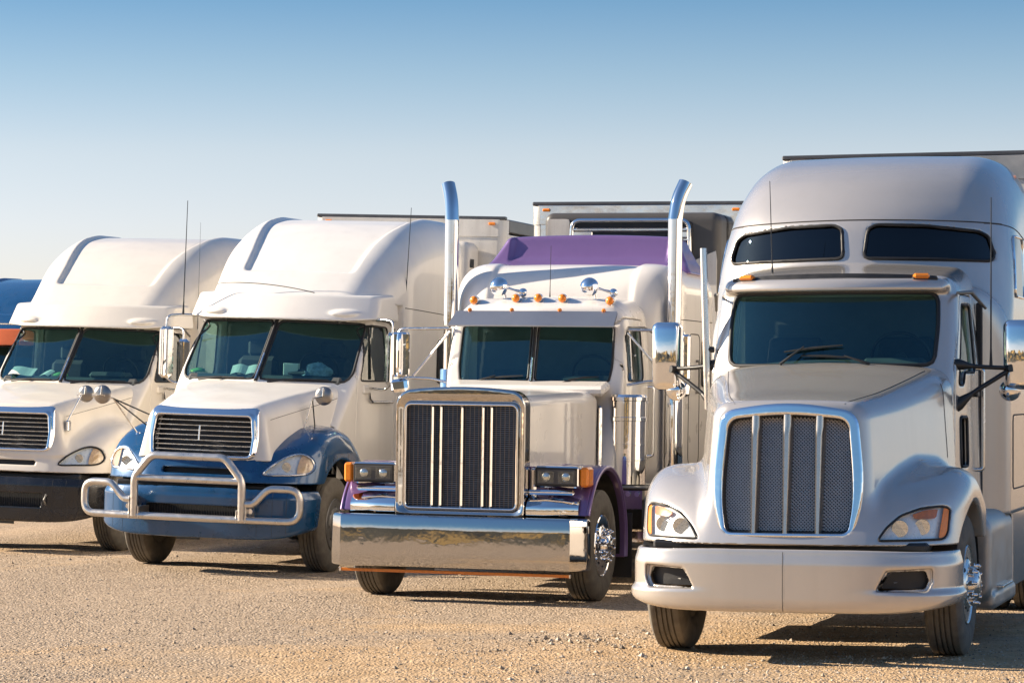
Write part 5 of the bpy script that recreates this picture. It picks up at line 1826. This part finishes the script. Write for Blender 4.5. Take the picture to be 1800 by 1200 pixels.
    if t == 'B':
        hood_mirror((1.05, 1.0, 1.93), (.93, .98, 1.90), [(.84, .95, 1.50), (.93, 1.10, 1.535)])
        hood_mirror((-1.32, .42, 1.87), (-1.20, .45, 1.83), [(-.96, .62, 1.44), (-.88, .80, 1.50), (-.78, .70, 1.63)])
    else:
        hood_mirror((.90, .45, 1.945), (.86, .42, 1.93), [(.735, .30, 1.60)], True)
        hood_mirror((-1.0, .55, 1.945), (-.92, .50, 1.93), [(-.735, .30, 1.60)], True)
    front_axle(T, 1.22)
    rear_end(T, 6.2, 7.5, style='drivedark', rail_from=.4)
    return T

MT['amberp'] = solid('pale_amber_lens', (0.75, 0.50, 0.28), 0.2, coat=0.8, var=0.2, vscale=40)
TRUCK_B = build_col('B', 'white semi truck with blue fenders and bumper behind a tubular steel bull bar', 'white', 'blue', 'blue', guard=True)
TRUCK_A = build_col('A', 'cream white semi truck with black bumper and round hood mirror, no bull bar', 'cream', 'cream', 'blackbump')
TRUCK_E = build_col('E', 'blue semi truck with orange roof brow, mostly hidden at the left edge', 'blue', 'blue', 'blackbump', brow='orange')
# =================================================================== trailers
def build_trailer(t, label, v0, z1, wall, rail, reefer=None):
    loc, rot = pose(t)
    a = rad(POSE[t][2])
    T = thing('semi_trailer', label, 'trailer', loc, rot, 'box trailers coupled behind the trucks')
    L, hw, z0 = 13.4, 1.295, 1.12
    y0, y1 = v0, v0 + L
    mw = {'white': 'trailer', 'stainless': 'stainless'}[wall]
    # front wall panels with rivet seams, rounded corner posts
    n = 4
    w = 2 * (hw - .09) / n
    first = None
    for k in range(n):
        if first is None:
            first = q = MB().box((0, 0, 0), (w - .006, .03, z1 - z0 - .235), .004).build('front_panel', mw, T)
        else:
            q = first.copy()
            COL.objects.link(q)
            q.parent = T
        q.location = (-(hw - .09) + w * (k + .5), y0 + .02, (z0 + z1 - .235) / 2)
    box('front_core', (0, y0 + .06, (z0 + z1) / 2), (2 * hw - .1, .05, z1 - z0 - .04), 'trailergrey', T, .004)
    G = [[(x * hw, y0 + .005 - d, z) for (d, z) in ((0, z1 - .24), (.012, z1 - .235), (.014, z1 - .02), (0, z1))] for x in (-.94, 0, .94)]
    band = {'white': 'trailer', 'stainless': 'stainless'}[wall] if t != 'D' else 'dirtyalu'
    MB().grid(np.array(G)).build('front_top_rail', band, T, sharp=30)
    box('roof_edge', (0, y0 + .04, z1 + .004), (2 * hw, .10, .045), 'trailergrey', T, .012)
    for x in (-1.12, 1.12):
        box('marker_light', (x, y0 - .02, z1 - .07), (.09, .03, .035), 'amber', T, .01)
    for s in (-1, 1):
        pr = [(hw - .10, .0), (hw - .04, .012), (hw - .012, .04), (hw, .10), (hw, .16)]
        G = [[(s * x, y0 + y - .004, z) for (x, y) in pr] for z in (z0, z1 - .22)]
        MB().grid(np.array(G), flip=(s > 0)).build('corner_post', 'trailer' if wall == 'white' else 'dirtyalu', T)
        G = [[(s * (x + .006), y0 + y - .010, z) for (x, y) in pr] for z in (z1 - .24, z1 - .02)]
        MB().grid(np.array(G), flip=(s > 0)).build('corner_cap', 'trailer' if wall == 'white' else 'dirtyalu', T)
        first = None
        n2 = 11
        pw = (L - .2) / n2
        for k in range(n2):
            if first is None:
                b = MB().box((0, 0, 0), (.03, pw - .008, z1 - z0 - .26), .004)
                for j in range(2):
                    b.box((s * .016, -pw / 2 + pw * (j + .5), 0), (.012, .05, z1 - z0 - .28), .005)
                first = q = b.build('side_panel', 'trailer', T)
            else:
                q = first.copy()
                COL.objects.link(q)
                q.parent = T
            q.location = (s * (hw - .015), y0 + .16 + pw * (k + .5), (z0 + z1 - .14) / 2)
        box('top_rail', (s * (hw - .02), (y0 + y1) / 2 + .08, z1 - .09), (.06, L - .18, .17), rail, T, .012)
        box('bottom_rail', (s * (hw - .02), (y0 + y1) / 2 + .08, z0 + .02), (.06, L - .18, .14), 'dirtyalu', T, .012)
        box('landing_leg', (s * .85, y0 + 2.6, .62), (.11, .11, 1.05), 'greymetal', T, .012)
        for y in (y1 - 3.2, y1 - 1.9):
            put_wheel(T, 'drivedark', s, 1.26, y, kids=False)
            put_wheel(T, 'drivedark', s, .94, y, kids=False)
    box('roof', (0, (y0 + y1) / 2, z1 - .02), (2 * hw - .08, L - .1, .03), 'trailer', T, .008)
    box('floor', (0, (y0 + y1) / 2, z0 - .02), (2 * hw - .06, L - .05, .10), 'darkmetal', T, .01)
    box('rear_door', (0, y1 - .02, (z0 + z1) / 2), (2 * hw - .06, .05, z1 - z0 - .04), 'trailer', T, .01)
    if reefer == 'classic':
        yr = y0 - .44
        U = sdf_mesh('refrigeration_unit', lambda x, y, z: smax(rect2(x, z, 0, 3.04, 1.03, .935, .10), np.maximum(y0 - .01 - y, 0) * 0 + np.abs(y - (yr + .22)) - .215, .10), (-1.06, yr - .03, 2.06), (1.06, yr + .46, 3.97), .022, 'unitgrey', T)
        wp = rpoly([(-1.0, 2.13), (1.0, 2.13), (1.0, 3.55), (.60, 3.36), (-.60, 3.36), (-1.0, 3.36)], .04)
        patch('lower_cover', lambda X, Z: X * 0 + yr - .012, dense(wp, 60), 'trailer', U, rings=4, depth=.02)
        lp = rpoly([(-1.0, 3.40), (-.72, 3.40), (-.72, 3.90), (-.98, 3.90)], .03)
        patch('side_cover', lambda X, Z: X * 0 + yr - .010, dense(lp, 40), 'trailer', U, rings=4, depth=.02)
        box('grille_recess', (0, yr - .005, 3.63), (1.42, .06, .48), 'grilledark', U, .02)
        fr = fillet([(-.70, yr - .04, 3.38), (.70, yr - .04, 3.38), (.68, yr - .04, 3.88), (-.68, yr - .04, 3.88)], .10, closed=True)
        tube('grille_frame', fr, .028, 'stainless', U, 10, True)
        for z in (3.775, 3.66, 3.54):
            MB().box((0, yr - .05, z), (1.38, .03, .04), .015).build('grille_slat', 'stainless', U)
        for s in (-1, 1):
            box('grille_cheek', (s * .56, yr - .045, 3.72), (.24, .02, .07), 'stainless', U, .008)
    elif reefer == 'dark':
        yr = y0 - .42
        U = sdf_mesh('refrigeration_unit', lambda x, y, z: smax(rect2(x, z, 0, 3.0, .96, .90, .12), np.abs(y - (yr + .21)) - .205, .08), (-1.0, yr - .03, 2.06), (1.0, yr + .45, 3.94), .025, 'trailer', T)
        for k in range(4):
            MB().box((.962, yr + .10, 3.62 - .15 * k), (.012, .13, .11), .004).build('vent_slot', 'grilledark', U)
    return T

build_trailer('C', 'stainless fronted box trailer with dark refrigeration unit behind the purple roof fairing', 6.95, 4.10, 'stainless', 'dirtyalu', 'classic')
build_trailer('D', 'white box trailer with dark top rail behind the tall pearl sleeper', 6.6, 4.14, 'white', 'trailergrey')
build_trailer('B', 'cream white box trailer with rounded corner post behind the blue fendered truck', 6.95, 4.22, 'white', 'trailergrey', 'dark')
# =================================================================== things lying on the dashboards
def local_thing(t, name, label, cat, loc, rz, V, F, m, group=None, smooth=False):
    l, r = pose(t)
    from mathutils import Euler
    M = Matrix.Translation(l) @ Euler(r, 'XYZ').to_matrix().to_4x4() @ Matrix.Translation(loc) @ Matrix.Rotation(rz, 4, 'Z')
    o = mesh_obj(name, V, F, m, None, smooth)
    o.matrix_world = M
    o['label'] = label
    o['category'] = cat
    if group:
        o['group'] = group
    return o

def sheet(t, label, loc, rz, w, d, tilt, m='paper', group='papers on the dashboards'):
    V, F = [], []
    n = 6
    for i in range(n + 1):
        for j in (0, 1):
            u = i / n - .5
            z = .012 * math.sin(u * 5 + w * 9) + (j - .5) * d * math.sin(tilt)
            V.append((u * w, (j - .5) * d * math.cos(tilt), z))
    for i in range(n):
        F.append([2 * i, 2 * i + 2, 2 * i + 3, 2 * i + 1])
    k = len(V)
    V += [(x, y, z - .004) for x, y, z in V]
    F += [[k + q for q in f[::-1]] for f in F]
    b = [0, 1] + [2 * n + 1, 2 * n]
    for a, c in ((0, 1), (1, 2 * n + 1), (2 * n + 1, 2 * n), (2 * n, 0)):
        pass
    return local_thing(t, 'paper_sheet', label, 'paper', loc, rz, V, F, m, group)

sheet('A', 'large white paper sheet lying on the left end of the cream truck dashboard', (-.70, 2.00, 2.19), .1, .32, .24, .42)
sheet('A', 'small white paper left of the green cloth on the cream truck dashboard', (-.36, 2.00, 2.175), -.2, .14, .16, .4)
sheet('B', 'left one of two papers on the dashboard of the blue fendered truck', (-.34, 1.99, 2.19), .25, .18, .22, .45)
sheet('B', 'right one of two papers on the dashboard of the blue fendered truck', (-.15, 1.99, 2.19), .2, .18, .22, .45)

def lump(seed, sx, sy, sz):
    rng = np.random.RandomState(seed)
    V, F = [], []
    n, m_ = 14, 7
    for i in range(m_ + 1):
        ph = math.pi / 2 * i / m_
        for j in range(n):
            a = 2 * math.pi * j / n
            k = 1 + .22 * math.sin(a * 3 + seed + i) + .12 * (rng.rand() - .5)
            V.append((sx * math.cos(ph) * math.cos(a) * k, sy * math.cos(ph) * math.sin(a) * k, sz * math.sin(ph) * (1 + .15 * (rng.rand() - .5))))
    for i in range(m_):
        for j in range(n):
            F.append([i * n + j, i * n + (j + 1) % n, (i + 1) * n + (j + 1) % n, (i + 1) * n + j])
    return V, F

V, F = lump(3, .10, .07, .05)
local_thing('A', 'folded_cloth', 'crumpled green cloth on the cream truck dashboard', 'cloth', (-.18, 2.03, 2.14), .2, V, F, 'papergreen', None, True)
V, F = lump(5, .17, .12, .15)
local_thing('B', 'folded_cloth', 'crumpled striped cloth on the dashboard right side of the blue fendered truck', 'cloth', (.58, 2.06, 2.14), .1, V, F, 'paperblue', None, True)
b = MB().box((0, 0, .07), (.17, .12, .14), .006)
local_thing('B', 'small_carton', 'small pale carton standing on the dashboard of the blue fendered truck', 'carton', (.26, 2.08, 2.135), .15, b.v, b.f, 'paper')
V, F = lump(8, .09, .07, .05)
local_thing('B', 'folded_cloth', 'bright green cloth at the left corner of the blue fendered truck dashboard', 'cloth', (-.86, 2.04, 2.14), .1, V, F, 'papergreen', None, True)

# =================================================================== low dry hill range added behind the camera, unseen, for the chrome to mirror
def build_reflection_hills():
    n, m_ = 160, 14
    V, F = [], []
    for i in range(n + 1):
        a = rad(185 + 170 * i / n)
        for j in range(m_ + 1):
            t = j / m_
            R = 38 + 60 * t
            x, y = R * math.cos(a), 10 + R * math.sin(a)
            h = (5.2 + 3 * float(vnoise(np.array(a * 5.0), np.array(.5), 4)) + 3 * float(vnoise(np.array(a * 17.0), np.array(t * 3), 6))) * float(sst(np.array(t), 0, .55)) * float(sst(np.array(a), rad(185), rad(205))) * float(1 - sst(np.array(a), rad(335), rad(355)))
            V.append((x, y, max(h, 0) - .05))
    for i in range(n):
        for j in range(m_):
            k = m_ + 1
            F.append([i * k + j, (i + 1) * k + j, (i + 1) * k + j + 1, i * k + j + 1])
    m, nt, b = _nt('reflection_hill_grass')
    tc = nt.nodes.new('ShaderNodeTexCoord')
    nz = nt.nodes.new('ShaderNodeTexNoise')
    nz.inputs['Scale'].default_value = .16
    nz.inputs['Detail'].default_value = 5
    nt.links.new(tc.outputs['Object'], nz.inputs['Vector'])
    rp = nt.nodes.new('ShaderNodeValToRGB')
    rp.color_ramp.elements[0].position, rp.color_ramp.elements[0].color = .50, (.030, .028, .014, 1)
    rp.color_ramp.elements[1].position, rp.color_ramp.elements[1].color = .60, (.44, .26, .06, 1)
    nt.links.new(nz.outputs['Fac'], rp.inputs[0])
    nt.links.new(rp.outputs[0], b.inputs['Base Color'])
    b.inputs['Roughness'].default_value = .95
    h = mesh_obj('reflection_hills', V, F, m, None, True)
    h['kind'] = 'structure'
    h['label'] = 'unseen dry grass hill range added behind the camera for the chrome to mirror'
build_reflection_hills()
